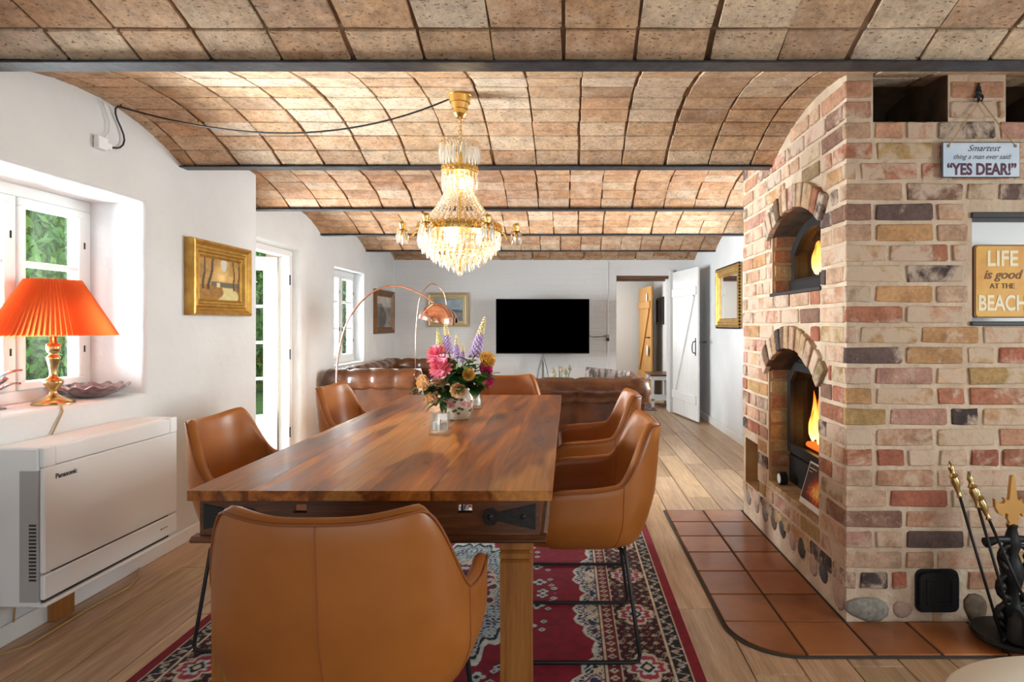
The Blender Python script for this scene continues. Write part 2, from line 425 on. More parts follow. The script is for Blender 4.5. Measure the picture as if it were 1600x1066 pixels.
def holes_wall(name, m, P, U, V, holes, label=None, face=1, extra_u=()):
    """wall sheet with openings; P(u, v, depth) -> point; hole = (u0,u1,v0,v1,depth,chamfer)"""
    us = sorted(set([U[0], U[1], *extra_u] + [x for h in holes for x in (h[0] - h[5], h[1] + h[5])]))
    vz = sorted(set([V[0], V[1]] + [x for h in holes for x in (max(h[2] - h[5], V[0]), h[3] + h[5])]))
    us = [u for u in us if U[0] <= u <= U[1]]
    def dens(a):
        out = []
        for p, q in zip(a[:-1], a[1:]):
            n = max(1, int((q - p) / 0.25)); out += [p + (q - p) * i / n for i in range(n)]
        return out + [a[-1]]
    us, vz = dens(us), dens(vz)
    mb = MB()
    for a, b in zip(us[:-1], us[1:]):
        for c, d in zip(vz[:-1], vz[1:]):
            cu, cv = (a + b) / 2, (c + d) / 2
            if any(h[0] - h[5] < cu < h[1] + h[5] and h[2] - h[5] < cv < h[3] + h[5] for h in holes): continue
            mb.add([P(a, c, 0), P(b, c, 0), P(b, d, 0), P(a, d, 0)], [(0, 1, 2, 3)])
    for u0, u1, v0, v1, dp, ch in holes:
        def ring(e, dpt):
            lo = max(v0 - e, V[0])
            return [P(u0 - e, lo, dpt), P(u1 + e, lo, dpt), P(u1 + e, v1 + e, dpt), P(u0 - e, v1 + e, dpt)]
        prev = ring(ch, 0)
        for e, dpt in ((ch * 0.45, ch * 0.12), (ch * 0.12, ch * 0.45), (0, ch), (0, dp)):
            cur = ring(e, dpt)
            for k in range(4):
                l = (k + 1) % 4
                if k == 0 and v0 - e < V[0] + 1e-6 and v0 <= V[0]: continue
                mb.add([prev[k], prev[l], cur[l], cur[k]], [(0, 1, 2, 3)])
            prev = cur
    me = mb.mesh(name, m, smooth=35)
    o = link(name, me); o['kind'] = 'structure'
    if label: o['label'] = label
    return o

# ---- floor planks
fl = MB().span((-2.75, -2.7, -0.06), (3.4, 8.9, -0.014)).build('floor', X['grout']); fl['kind'] = 'structure'
fl['label'] = 'oak plank floor running from the camera towards the end wall'
pm = {}
rnd = random.Random(3)
PW = 0.185
def plank_mesh(L):
    L = round(L, 2)
    if L not in pm: pm[L] = MB().cbox((0, 0, -0.008), (PW - 0.003, L - 0.003, 0.016), 0.0022).mesh('plank', X['plank'])
    return pm[L]
nplank = 0
xs = -2.5
col_i = 0
while xs < 2.9:
    y = -1.0 + rnd.choice([0, 0.45, 0.9, 1.35]) - 0.5
    while y < 8.6:
        L = rnd.choice([1.4, 1.8, 2.2])
        if y + L > 8.62: L = 8.62 - y
        if L > 0.1:
            cx, cy = xs + PW / 2, y + L / 2
            inside_hearth = cx > 1.35 and y > 2.4 and cy < 4.0 and y + L < 4.1
            if y + L > 0.6 and not inside_hearth and not (cx > 1.9 and y > 3.9):
                o = link('plank', plank_mesh(L), fl, (cx, cy, 0))
                g = rnd.uniform(0.78, 1.18); o.color = (g * rnd.uniform(0.97, 1.03), g, g * rnd.uniform(0.92, 1.05), 1); nplank += 1
        y += L
    xs += PW
# plain floor sheet under the part of the room behind the photographer
struct('floor_rear', MB().span((-2.75, -2.7, -0.02), (3.4, 0.62, -0.001)), X['plank'])

# ---- ceiling: brick vaults between steel beams
ce = MB()
ys = []
for a, b in zip(BEAMS[:-1], BEAMS[1:]): ys += [a + (b - a) * i / 16 for i in range(16)]
ys.append(BEAMS[-1])
ce.grid(lambda u, v: (-2.75 + 6.15 * u, ys[min(int(round(v * (len(ys) - 1))), len(ys) - 1)], vault(ys[min(int(round(v * (len(ys) - 1))), len(ys) - 1)] + 1e-6)[0] + 0.006), 6, len(ys) - 1)
ceil = ce.build('ceiling', X['vaultmortar'], smooth='all'); ceil['kind'] = 'structure'; ceil['label'] = 'shallow brick vaults spanning between steel beams'
TP, NR = 0.2365, 11
rt = random.Random(11)
def tile_mesh(i):
    r = random.Random(100 + i); n = 10; w, h = (TP - 0.011) / 2, 0.0585
    pts = []
    for (cx, cy) in ((1, 1), (-1, 1), (-1, -1), (1, -1)):
        for q in ((1, 0.92), (0.975, 1)) if cx * cy > 0 else ((0.975, 1), (1, 0.92)):
            pts.append((cx * w * q[0] + r.uniform(-.0025, .0025), cy * h * q[1] + r.uniform(-.0025, .0025)))
    mb = MB(); k = len(pts)
    mb.v = [(p[0] * 0.985, p[1] * 0.965, -0.007) for p in pts] + [(p[0], p[1], -0.003) for p in pts] + [(p[0], p[1], 0.012) for p in pts]
    mb.f = [tuple(range(k))]
    for a in (0, 1):
        for j in range(k): mb.f.append((a * k + j, a * k + (j + 1) % k, (a + 1) * k + (j + 1) % k, (a + 1) * k + j))
    return mb
tile_mbs = [tile_mesh(i) for i in range(8)]
tile_me = [t.mesh('brick', X['tile']) for t in tile_mbs]
TPAL = [(0.55, 0.38, 0.245), (0.57, 0.41, 0.275), (0.52, 0.34, 0.20), (0.59, 0.45, 0.315), (0.54, 0.355, 0.215), (0.49, 0.30, 0.17), (0.55, 0.36, 0.225), (0.45, 0.29, 0.185), (0.60, 0.47, 0.345), (0.52, 0.32, 0.19)]
mass = MB(); mass_col = []
tiles = 0
for bi, (a, b) in enumerate(zip(BEAMS[:-1], BEAMS[1:])):
    if bi < 2: continue
    h = (b - a) / 2; R_ = (h * h + RISE * RISE) / (2 * RISE); half = math.asin((h - 0.012) / R_)
    NRb = 11 if bi != 7 else 10
    xoff = rt.uniform(0, TP)
    for i in range(-12, 15):
        wob = rt.uniform(-0.006, 0.006)
        for j in range(NRb):
            th = -half + 2 * half * (j + 0.5) / NRb
            y = (a + b) / 2 + R_ * math.sin(th); z = ZB + 0.012 + RISE - R_ + R_ * math.cos(th)
            x = i * TP + xoff + wob + rt.uniform(-0.004, 0.004)
            c = TPAL[rt.randrange(len(TPAL))]; g = rt.uniform(0.92, 1.08); k_ = (.90, .80, .74) if bi >= 4 else (1, 1, 1)          # bricks of the farther vaults are tinted darker and redder
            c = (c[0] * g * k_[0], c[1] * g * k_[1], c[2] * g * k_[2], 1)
            rot = Euler((-th + rt.uniform(-0.02, 0.02), rt.uniform(-0.012, 0.012), rt.uniform(-0.012, 0.012)))
            if x < -2.62 or x > 2.6: continue
            if x > 1.30 and 2.7 < y < 3.95: continue
            px = 888 + x / max(y, .1) * 965; py = 507 - (z - 1.22) / max(y, .1) * 965
            shows = py > 507 - (ZB - 1.22) / (a + .05) * 965 - 4 if bi > 2 else py > -25      # not hidden by the beam in front
            if bi < 5 and -40 < px < (1640 if y < 2.6 else 1240) and shows:
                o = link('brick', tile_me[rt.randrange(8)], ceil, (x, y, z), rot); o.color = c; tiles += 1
            else:
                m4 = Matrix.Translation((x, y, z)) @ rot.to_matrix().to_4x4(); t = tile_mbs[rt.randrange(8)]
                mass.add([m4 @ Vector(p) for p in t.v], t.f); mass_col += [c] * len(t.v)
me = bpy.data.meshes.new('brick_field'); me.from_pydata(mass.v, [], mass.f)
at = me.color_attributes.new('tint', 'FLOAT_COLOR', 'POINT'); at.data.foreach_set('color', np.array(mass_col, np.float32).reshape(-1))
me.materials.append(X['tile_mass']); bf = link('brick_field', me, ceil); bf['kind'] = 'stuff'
print('ceiling tiles', tiles, 'planks', nplank)

for k, y in enumerate(BEAMS):
    mb = MB().cspan((-2.7, y - 0.039, ZB), (3.4 if y < 2.3 else (1.16 if y < 3.6 else 1.9), y + 0.039, ZB + 0.007), 0.002)
    mb.cspan((-2.7, y - 0.004, ZB + 0.007), (3.4 if y < 2.3 else (1.16 if y < 3.6 else 1.9), y + 0.004, ZB + 0.12), 0.001)
    struct('trim_%d' % (k + 1), mb, X['steel'], label='dark painted steel beam carrying the brick vaults')

# ---- walls
HW1 = (2.26, 3.15, 0.87, 1.84, 0.36, 0.035)
w1 = holes_wall('wall_left_near', X['plaster'], lambda u, v, d: (XL1 - d, u, v), (YF, JOG), (0, 2.32), [HW1, (-1.6, -0.5, 0.87, 1.84, 0.36, 0.035)],
                'rough white plastered wall with a deep window recess')
HD = (4.40, 5.62, 0.0, 1.885, 0.19, 0.09)
HW3 = (6.40, 7.33, 0.79, 1.82, 0.20, 0.02)
w2 = holes_wall('wall_left_far', X['plaster'], lambda u, v, d: (XL2 - d, u, v), (JOG, YB), (0, 2.32), [HD, HW3], 'white plastered wall by the garden door and sofa')
struct('wall_left_return', MB().span((XL2 - 0.1, JOG - 0.03, 0), (XL1 - .0015, JOG - .0005, 2.32)), X['plaster'])
wb = holes_wall('wall_back', X['whitebrick'], lambda u, v, d: (u, YB + d, v), (XL2 - 0.05, XR + 0.05), (0, 2.32), [(0.67, 1.405, 0.0, 1.90, 0.24, 0.004)],
                'whitewashed brick end wall behind the television')
wr = holes_wall('wall_right_far', X['plaster'], lambda u, v, d: (XR + d, u, v), (3.98, YB), (0, 2.32), [(4.45, 5.85, 0.8, 1.85, 0.3, 0.02)], 'white plastered wall with the gilt mirror')
holes_wall('wall_right_near', X['plaster'], lambda u, v, d: (3.3 + d, u, v), (YF, 4.1), (0, 2.35), [(0.1, 1.4, 0.8, 1.85, 0.2, 0.02)])
struct('wall_behind_chimney', MB().span((1.70, 4.0, 0), (3.4, 4.08, 2.35)), X['plaster'])
wf = holes_wall('wall_front', X['plaster'], lambda u, v, d: (-u, YF - d, v), (-3.4, 2.7), (0, 2.32), [(-2.7, 2.05, 0.05, 2.0, 0.2, 0.01)], 'rear end wall with an opening added for fill light')  # unseen wall; its wide opening is put in to let fill light enter
# baseboards
struct('baseboard_left', MB().cspan((XL1, -1.0, 0), (XL1 + 0.014, JOG, 0.075), 0.003), X['whitepaint'])
struct('baseboard_left_far', MB().cspan((XL2, 5.75, 0), (XL2 + 0.014, YB, 0.075), 0.003), X['whitepaint'])
struct('baseboard_back', MB().cspan((XL2, YB - 0.014, 0), (0.62, YB, 0.075), 0.003), X['whitepaint'])
struct('baseboard_right', MB().cspan((XR - 0.02, 4.1, 0), (XR, 8.55, 0.085), 0.003), X['whitepaint'])

# ---- windows
def window(n, xg, y0, y1, z0, z1, side=-1, cols=2, bars=(0.70,), label=None, fw=0.055):
    """timber window in a side wall: outer frame, casements with sashes, glazing bars, panes"""
    mb = MB(); x0, x1 = xg - 0.035, xg + 0.035
    mb.cspan((x0, y0, z0), (x1, y1, z0 + fw), .004); mb.cspan((x0, y0, z1 - fw), (x1, y1, z1), .004)
    mb.cspan((x0, y0, z0 + fw), (x1, y0 + fw, z1 - fw), .004); mb.cspan((x0, y1 - fw, z0 + fw), (x1, y1, z1 - fw), .004)
    wd_ = (y1 - y0 - 2 * fw) / cols
    for i in range(1, cols): c = y0 + fw + wd_ * i; mb.cspan((x0, c - 0.02, z0 + fw), (x1, c + 0.02, z1 - fw), .004)
    w = struct('window_%d' % n, mb, X['whitepaint'], label=label)
    for i in range(cols):
        a = y0 + fw + wd_ * i + (0.02 if i else 0); b = y0 + fw + wd_ * (i + 1) - (0.02 if i < cols - 1 else 0)
        s = MB(); sw = 0.036; zz0, zz1 = z0 + fw + 0.002, z1 - fw - 0.002; xa, xb = xg - 0.012, xg + 0.048
        s.cspan((xa, a, zz0), (xb, b, zz0 + sw), .004); s.cspan((xa, a, zz1 - sw), (xb, b, zz1), .004)
        s.cspan((xa, a, zz0 + sw), (xb, a + sw, zz1 - sw), .004); s.cspan((xa, b - sw, zz0 + sw), (xb, b, zz1 - sw), .004)
        sash = s.build('sash', X['whitepaint'], w)
        prev = zz0 + sw
        for t in list(bars) + [None]:
            if t is not None:
                zb = zz0 + (zz1 - zz0) * t
                MB().cspan((xg, a + sw, zb - 0.013), (xg + 0.04, b - sw, zb + 0.013), .004).build('glazing_bar', X['whitepaint'], sash)
                top = zb - 0.013
            else: top = zz1 - sw
            MB().span((xg + 0.010, a + sw, prev), (xg + 0.014, b - sw, top)).build('pane', X['glass'], sash)
            if t is not None: prev = zb + 0.013
        yh = a + sw / 2 if i else b - sw / 2
        for t in (0.2, 0.8):
            zz = zz0 + (zz1 - zz0) * t
            MB().tube([(xg + 0.049, b - 0.004, zz - 0.016), (xg + 0.049, b - 0.004, zz + 0.016)], 0.004, 6).build('hinge', X['iron'], sash)
        MB().cspan((xg + 0.048, yh - 0.005, zz0 + .3), (xg + 0.056, yh + 0.005, zz0 + .34), .002).build('latch', X['iron'], sash)
    return w
window(1, -2.47, 2.26, 3.15, 0.87, 1.84, bars=(0.66,), label='white timber window behind the orange lamp')
window(2, -2.58, 6.40, 7.33, 0.79, 1.82, bars=(0.36, 0.68), label='white timber window above the far sofa')
window(3, -2.47, -1.6, -0.5, 0.87, 1.84, bars=(0.66,), label='white timber window near the photographer')
window(4, XR + 0.26, 4.45, 5.85, 0.80, 1.85, bars=(0.66,), label='added white timber window beyond the chimney, for the fill light')  # made-up window, hidden by the chimney, put in for the fill light outside it

window(5, 3.44, 0.1, 1.4, 0.80, 1.85, bars=(0.66,), label='white timber window in the right wall beside the photographer')
# ---- garden door: frame and an outward-opening glazed leaf, slightly ajar
XD = -2.56
mb = MB()
mb.cspan((XD - .05, 5.56, .03), (XD + .05, 5.62, 1.83), .006); mb.cspan((XD - .05, 4.40, .03), (XD + .05, 4.46, 1.83), .006)
mb.cspan((XD - .05, 4.40, 1.83), (XD + .05, 5.62, 1.885), .006); mb.cspan((XD - .05, 4.40, 0), (XD + .05, 5.62, 0.03), .006)
d1 = struct('door_1', mb, X['whitepaint'], label='white glazed garden door standing open outwards in the left wall')
leaf = MB(); L0, L1, T = 0.0, 1.08, 0.045
leaf.cspan((-T / 2, L0, .42), (T / 2, L0 + .11, 1.70), .004); leaf.cspan((-T / 2, L1 - .11, .42), (T / 2, L1, 1.70), .004)
leaf.cspan((-T / 2, L0, 1.70), (T / 2, L1, 1.82), .004); leaf.cspan((-T / 2, L0, .03), (T / 2, L1, .42), .004)
lf = leaf.build('door_leaf', X['whitepaint'], d1, loc=(XD - 0.055, 5.545, 0), rot=(0, 0, 2.10))
for z in (0.74, 1.06, 1.38): MB().cspan((-.012, .11, z - .013), (.018, L1 - .11, z + .013), .003).build('glazing_bar', X['whitepaint'], lf)
MB().cspan((-.012, .53, .42), (.018, .555, 1.70), .003).build('glazing_bar', X['whitepaint'], lf)
for z0, z1 in ((.42, .727), (.753, 1.047), (1.073, 1.367), (1.393, 1.70)):
    for a, b in ((.11, .53), (.555, L1 - .11)):
        MB().span((-.003, a, z0), (.001, b, z1)).build('pane', X['glass'], lf)
MB().tube([(.022, L1 - .05, .95), (.05, L1 - .05, .95), (.055, L1 - .16, .95)], .008, 6).build('handle', X['iron'], lf)
for z in (0.25, 0.95, 1.62): MB().tube([(XD + .052, 5.565, z - .045), (XD + .052, 5.565, z + .045)], .008, 6).build('hinge', X['iron'], d1)
# brick edge of the outer wall seen in the gap
ob = MB().span((-2.76, 5.64, 0), (-2.615, 5.78, 1.95)).build('trim_20', X['mortar']); ob['kind'] = 'structure'; ob['label'] = 'outer brick reveal beside the garden door'
rb = random.Random(5)
for k in range(23):
    o = MB().cbox((0, 0, 0), (.105, .012, .058), .003).build('brick', X['brick'], ob, loc=(-2.69 + rb.uniform(-.004, .004), 5.637, .06 + k * .081))
    o.color = (rb.uniform(.35, .5), rb.uniform(.16, .24), rb.uniform(.1, .15), 1)

# ---- doorway in the end wall: timber lintel, white ledged door swung into the room
lt = MB().cspan((0.66, YB + .05, 1.862), (1.41, YB + .17, 1.905), .006).cspan((0.66, YB + .18, 1.835), (1.38, YB + .24, 1.90), .006)
struct('trim_21', lt, m_wood('lintel_wood', [(0.3, (.09, .04, .02)), (0.7, (.22, .11, .055))], 30, 2, 'x', .6), label='brown timber lintel over the doorway')
hx, hy = 1.445, 8.47; nx_, ny_ = 1.60, 7.58
ang = math.atan2(ny_ - hy, nx_ - hx); DL = math.hypot(nx_ - hx, ny_ - hy)
dw = thing('door_2', (hx, hy, 0), ang); dw['kind'] = 'structure'; dw['label'] = 'white ledged and braced plank door standing open'
npk = 6
for i in range(npk):
    a, b = DL * i / npk, DL * (i + 1) / npk
    MB().cspan((a + .0012, -.014, .02), (b - .0012, .014, 1.93), .003).build('plank', X['whitepaint'], dw)
for z in (0.28, 1.64): MB().cspan((.02, -.036, z - .055), (DL - .03, -.0145, z + .055), .005).build('ledge', X['whitepaint'], dw)
p0, p1 = Vector((.10, -.025, .335)), Vector((DL - .12, -.025, 1.585)); dd = p1 - p0
MB().cbox((p0 + p1) / 2, (dd.length, .02, .085), .004, Matrix.Rotation(-math.atan2(dd.z, dd.x), 3, 'Y')).build('brace', X['whitepaint'], dw)
MB().cspan((DL - .075, -.02, .83), (DL - .05, -.0145, 1.05), .002).tube([(DL - .063, -.018, .86), (DL - .063, -.05, .87), (DL - .063, -.06, .90), (DL - .063, -.06, .96), (DL - .063, -.05, 1.0), (DL - .063, -.018, 1.01)], .007, 8).build('handle', X['iron'], dw)
MB().tube([(DL - .02, .02, 1.0), (DL + .03, .05, 1.0), (DL + .10, .055, 1.005)], .009, 6).build('latch', X['iron'], dw)
fr = MB().cspan((1.405, YB - .05, 0), (1.455, YB + .02, 1.97), .005).cspan((1.40, YB - .07, 0), (1.47, YB - .0, .16), .004)
struct('trim_22', fr, X['whitepaint'], label='white door post at the doorway')

# ---- the hall beyond the doorway
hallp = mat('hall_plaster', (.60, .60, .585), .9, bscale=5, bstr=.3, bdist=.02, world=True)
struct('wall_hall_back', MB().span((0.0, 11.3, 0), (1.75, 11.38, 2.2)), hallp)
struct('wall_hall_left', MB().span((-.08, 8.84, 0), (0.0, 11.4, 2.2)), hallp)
struct('wall_hall_right', MB().span((1.56, 8.85, 0), (1.64, 11.4, 2.2)), X['plaster'])
struct('ceiling_hall', MB().span((-.1, 8.84, 2.0), (1.7, 11.4, 2.06)), X['plaster'])
struct('floor_hall', MB().span((-.1, 8.6, -.06), (1.7, 11.4, -.002)), X['plank'])
oc = m_wood('ochre_pine', [(0.3, (.46, .22, .05)), (0.7, (.62, .34, .10))], 25, 1.5, 'z', .45)
a0, a1 = Vector((1.29, 11.2)), Vector((1.385, 10.2)); ang = math.atan2(a1.y - a0.y, a1.x - a0.x); W_ = (a1 - a0).length
dh = thing('door_3', (a0.x, a0.y, 0), ang); dh['kind'] = 'structure'; dh['label'] = 'ochre pine plank door standing open in the hall'
for i in range(5): MB().cspan((W_ * i / 5 + .0015, -.015, .02), (W_ * (i + 1) / 5 - .0015, .015, 1.86), .003).build('plank', oc, dh)
for z in (.35, 1.55): MB().cspan((.03, -.04, z - .06), (W_ - .06, -.0155, z + .06), .005).build('ledge', oc, dh)
p0, p1 = Vector((.10, -.03, .42)), Vector((W_ - .14, -.03, 1.49)); dd = p1 - p0
MB().cbox((p0 + p1) / 2, (dd.length, .022, .09), .004, Matrix.Rotation(-math.atan2(dd.z, dd.x), 3, 'Y')).build('brace', oc, dh)
MB().tube([(W_ - .08, -.016, 1.0), (W_ - .08, -.06, 1.0), (W_ - .2, -.065, 1.0)], .01, 6).build('handle', X['iron'], dh)

# ---- garden outside
grass = mat('lawn', (.06, .14, .03), .9, col2=(.11, .22, .05), nscale=2, world=True)
struct('ground_garden', MB().span((-30, -14, -.3), (-2.76, 30, -.12)), grass)
struct('ground_terrace', MB().span((-2.76, -16, -.3), (12, -2.75, -.12)), mat('terrace_paving', (.42, .40, .37), .9, world=True))
leafm = mat('hedge_leaf', (.10, .26, .05), .5, col2=(.25, .46, .10), nscale=1.5, world=True)
bark = mat('bark', (.12, .085, .06), .9, col2=(.2, .16, .12), nscale=10, world=True)
def crown_mesh(seed, rx, ry, rz, n, s):
    r = random.Random(seed); mb = MB()
    for _ in range(n):
        while True:
            p = Vector((r.uniform(-1, 1), r.uniform(-1, 1), r.uniform(-1, 1)))
            if 0.35 < p.length < 1: break
        c = Vector((p.x * rx, p.y * ry, p.z * rz)); e = Euler((r.uniform(0, 6), r.uniform(0, 6), r.uniform(0, 6))).to_matrix(); k = s * r.uniform(.6, 1.3)
        mb.add([c + e @ Vector(q) * k for q in ((-1, 0, 0), (0, -.45, .1), (1, 0, 0), (0, .45, .1))], [(0, 1, 2, 3)])
    me = bpy.data.meshes.new('crown'); me.from_pydata(mb.v, [], mb.f); me.materials.append(leafm); return me
cm = [crown_mesh(1, 1.6, 1.7, 1.9, 15000, .065), crown_mesh(2, 1.5, 1.8, 2.1, 15000, .06)]
for (x, y, z, k, lab) in ((-6.4, 6.6, 1.6, 0, 'leafy green tree in the garden, lower panes of the lamp window'), (-8.6, 9.9, 1.9, 1, 'tall bushy tree in the garden, upper panes of the lamp window'),
                          (-6.6, 13.1, 1.4, 0, 'dense green shrub seen through the garden door panes'), (-6.8, 18.7, 1.7, 1, 'green tree seen through the window above the sofa')):
    t = thing('garden_tree', (x, y, -.12), random.uniform(0, 6), lab, 'tree')
    link('crown', cm[k], t, (0, 0, z + .1))
    MB().tube([(0, 0, 0), (.05, .03, 1.0), (-.05, .1, z + .6)], [.14, .11, .05], 8).build('trunk', bark, t)
# ================================================================== FIREPLACE
FX, FY0, FY1, FX1 = 1.136, 2.522, 4.00, 2.45          # mortar face of the left side, near front, far end, right end
fp = thing('brick_fireplace', (FX, FY0, 0), 0, 'tall fireplace of reclaimed multicoloured brick with arched recesses', 'fireplace')
# openings of the left face (y, z): arched recesses and a small ash recess
LO = dict(c=3.15, hw=.35, z0=.325, zs=.955, rise=.14)
UP = dict(c=3.11, hw=.33, z0=1.39, zs=1.70, rise=.10)
for q in (LO, UP): q['R'] = (q['hw'] ** 2 + q['rise'] ** 2) / (2 * q['rise']); q['zc'] = q['zs'] + q['rise'] - q['R']
ASH = (3.70, 3.955, .215, .50)
def in_arch(q, y, z, e=0.0):
    if abs(y - q['c']) > q['hw'] + e or z < q['z0']: return False
    return z <= q['zs'] or (y - q['c']) ** 2 + (z - q['zc']) ** 2 <= (q['R'] + e) ** 2
def hole_left(y, z): return in_arch(LO, y, z, .02 if z > .97 else 0) or in_arch(UP, y, z, .02 if z > 1.71 else 0) or (ASH[0] < y < ASH[1] and ASH[2] < z < ASH[3])
GAPS = [(1.244, 1.55), (1.786, 2.10)]; GZ = 2.046
NI = (1.648, 2.16, 1.232, 1.655)
def hole_front(x, z): return (z > GZ and any(a < x < b for a, b in GAPS)) or (NI[0] < x < NI[1] and NI[2] < z < NI[3])
def dens(vals, step):
    out = []
    for p, q in zip(vals[:-1], vals[1:]):
        n = max(1, int(round((q - p) / step))); out += [p + (q - p) * i / n for i in range(n)]
    return out + [vals[-1]]
core = MB(); rj = random.Random(2)
us = dens(sorted({FY0, FY1, LO['c'] - .35, LO['c'] + .35, UP['c'] - .33, UP['c'] + .33, ASH[0], ASH[1]}), .025)
vz = dens(sorted({0, .215, .325, .50, 1.39, 2.3}), .025)
for a, b in zip(us[:-1], us[1:]):
    for c, d in zip(vz[:-1], vz[1:]):
        if hole_left((a + b) / 2, (c + d) / 2): continue
        core.add([(FX, a, c), (FX, b, c), (FX, b, d), (FX, a, d)], [(0, 1, 2, 3)])
us = dens(sorted({FX, FX1, *[x for g in GAPS for x in g], NI[0], NI[1]}), .05); vz = dens(sorted({0, GZ, NI[2], NI[3], 2.3}), .05)
for a, b in zip(us[:-1], us[1:]):
    for c, d in zip(vz[:-1], vz[1:]):
        if hole_front((a + b) / 2, (c + d) / 2): continue
        core.add([(a, FY0, c), (b, FY0, c), (b, FY0, d), (a, FY0, d)], [(0, 1, 2, 3)])
core.add([(FX, FY1, 0), (FX1, FY1, 0), (FX1, FY1, 2.3), (FX, FY1, 2.3)], [(0, 1, 2, 3)])
core.add([(FX1, FY0, 0), (FX1, FY1, 0), (FX1, FY1, 2.3), (FX1, FY0, 2.3)], [(0, 1, 2, 3)])
core.build('mortar_body', X['mortar'], fp, world=True)
# linings of the recesses
soot = mat('sooty_brick', (.16, .10, .06), .95, col2=(.05, .035, .025), nscale=6, bscale=30, bstr=.5, world=True)
lin = mat('yellow_brick_lining', (.50, .33, .16), .9, col2=(.38, .22, .10), nscale=7, bscale=30, bstr=.5, world=True)
for q, dp in ((LO, .34), (UP, .34)):
    mb = MB(); pts = [(q['c'] - q['hw'], q['z0']), (q['c'] - q['hw'], q['zs'])]
    ha = math.asin(q['hw'] / q['R'])
    for k in range(1, 12): t = -ha + 2 * ha * k / 12; pts.append((q['c'] + q['R'] * math.sin(t), q['zc'] + q['R'] * math.cos(t)))
    pts += [(q['c'] + q['hw'], q['zs']), (q['c'] + q['hw'], q['z0'])]
    n = len(pts)
    side = MB(); top = MB()
    for k in range(n):
        a, b = pts[k], pts[(k + 1) % n]
        (side if k in (0, n - 2, n - 1) else top).add([(FX, *a), (FX, *b), (FX + dp, *b), (FX + dp, *a)], [(0, 1, 2, 3)])
    side.build('recess_lining', lin, fp, world=True)
    top.add([(FX + dp, *p) for p in pts], [tuple(range(n))]); top.build('recess_vault', soot, fp, world=True)
mb = MB(); a, b, c, d = ASH
mb.add([(FX, a, c), (FX, b, c), (FX, b, d), (FX, a, d), (FX + .22, a, c), (FX + .22, b, c), (FX + .22, b, d), (FX + .22, a, d)],
       [(0, 1, 5, 4), (1, 2, 6, 5), (2, 3, 7, 6), (3, 0, 4, 7), (4, 5, 6, 7)]); mb.build('ash_recess', lin, fp, world=True)
for a, b in GAPS:
    mb = MB(); mb.add([(a, FY0, GZ), (b, FY0, GZ), (b, FY0, 2.3), (a, FY0, 2.3), (a, FY0 + .5, GZ), (b, FY0 + .5, GZ), (b, FY0 + .5, 2.3), (a, FY0 + .5, 2.3)],
           [(0, 1, 5, 4), (1, 2, 6, 5), (3, 0, 4, 7), (4, 5, 6, 7)]); mb.build('duct_recess', soot, fp, world=True)
a, b, c, d = NI; mb = MB()
mb.add([(a, FY0, c), (b, FY0, c), (b, FY0, d), (a, FY0, d), (a, FY0 + .11, c), (b, FY0 + .11, c), (b, FY0 + .11, d), (a, FY0 + .11, d)],
       [(0, 1, 5, 4), (1, 2, 6, 5), (2, 3, 7, 6), (3, 0, 4, 7), (4, 5, 6, 7)]); mb.build('sign_recess', X['whitepaint'], fp, world=True)
slate = mat('slate', (.022, .022, .025), .55, bscale=30, bstr=.2)
MB().cspan((a - .005, FY0 - .012, d - .002), (b, FY0 + .1, d + .022), .003).build('slate_lintel', slate, fp, world=True)
MB().cspan((a - .008, FY0 - .014, c - .018), (b, FY0 + .1, c), .003).build('slate_shelf', slate, fp, world=True)

def brick_mb(w, h, dp, seed):
    """rough brick: outline jittered, front face proud; local x = length, z = height, front at -y"""
    r = random.Random(seed); hw, hh = w / 2, h / 2; q = min(.005, w * .1)
    pts = [(hw - q, -hh), (hw, -hh + q), (hw, hh - q), (hw - q, hh), (0, hh), (-hw + q, hh), (-hw, hh - q), (-hw, -hh + q), (-hw + q, -hh), (0, -hh)]
    pts = [(x + r.uniform(-.0035, .0035), z + r.uniform(-.0025, .0025)) for x, z in pts]; k = len(pts); mb = MB()
    mb.v = [(x * (1 - .004 / hw), -dp / 2 + r.uniform(-.001, .001), z * (1 - .0035 / hh)) for x, z in pts] + [(x, -dp / 2 + .004, z) for x, z in pts] + [(x, dp / 2, z) for x, z in pts]
    mb.f = [tuple(reversed(range(k)))]
    for a in (0, 1):
        for j in range(k): mb.f.append((a * k + j, a * k + (j + 1) % k, (a + 1) * k + (j + 1) % k, (a + 1) * k + j))
    return mb
BM = {}
def brick_me(w):
    key = round(w / .012); i = rj.randrange(3)
    if (key, i) not in BM: BM[(key, i)] = brick_mb(key * .012, .066, .022, key * 7 + i).mesh('brick', X['brick'])
    return BM[(key, i)]
BP = [((.52, .33, .22), 5), ((.48, .26, .165), 5), ((.40, .165, .10), 4), ((.35, .125, .08), 3), ((.145, .095, .085), 2), ((.085, .062, .06), 1.6), ((.42, .27, .12), 2.6), ((.48, .27, .13), 3.5),
      ((.26, .145, .105), 3), ((.55, .37, .26), 5), ((.30, .21, .12), 1.6), ((.47, .26, .20), 3)]
def pick():
    t = rj.uniform(0, sum(w for _, w in BP))
    for c, w in BP:
        t -= w
        if t <= 0: break
    g = rj.uniform(.88, 1.12); return (c[0] * g, c[1] * g, c[2] * g, rj.choice([.22, .28, .33, .38, .42, .46, .50]))
PITCH = .0835
def free(segs, cuts):
    for a, b in cuts:
        out = []
        for s, e in segs:
            if b <= s or a >= e: out.append((s, e)); continue
            if a - s > .03: out.append((s, a))
            if e - b > .03: out.append((b, e))
        segs = out
    return segs
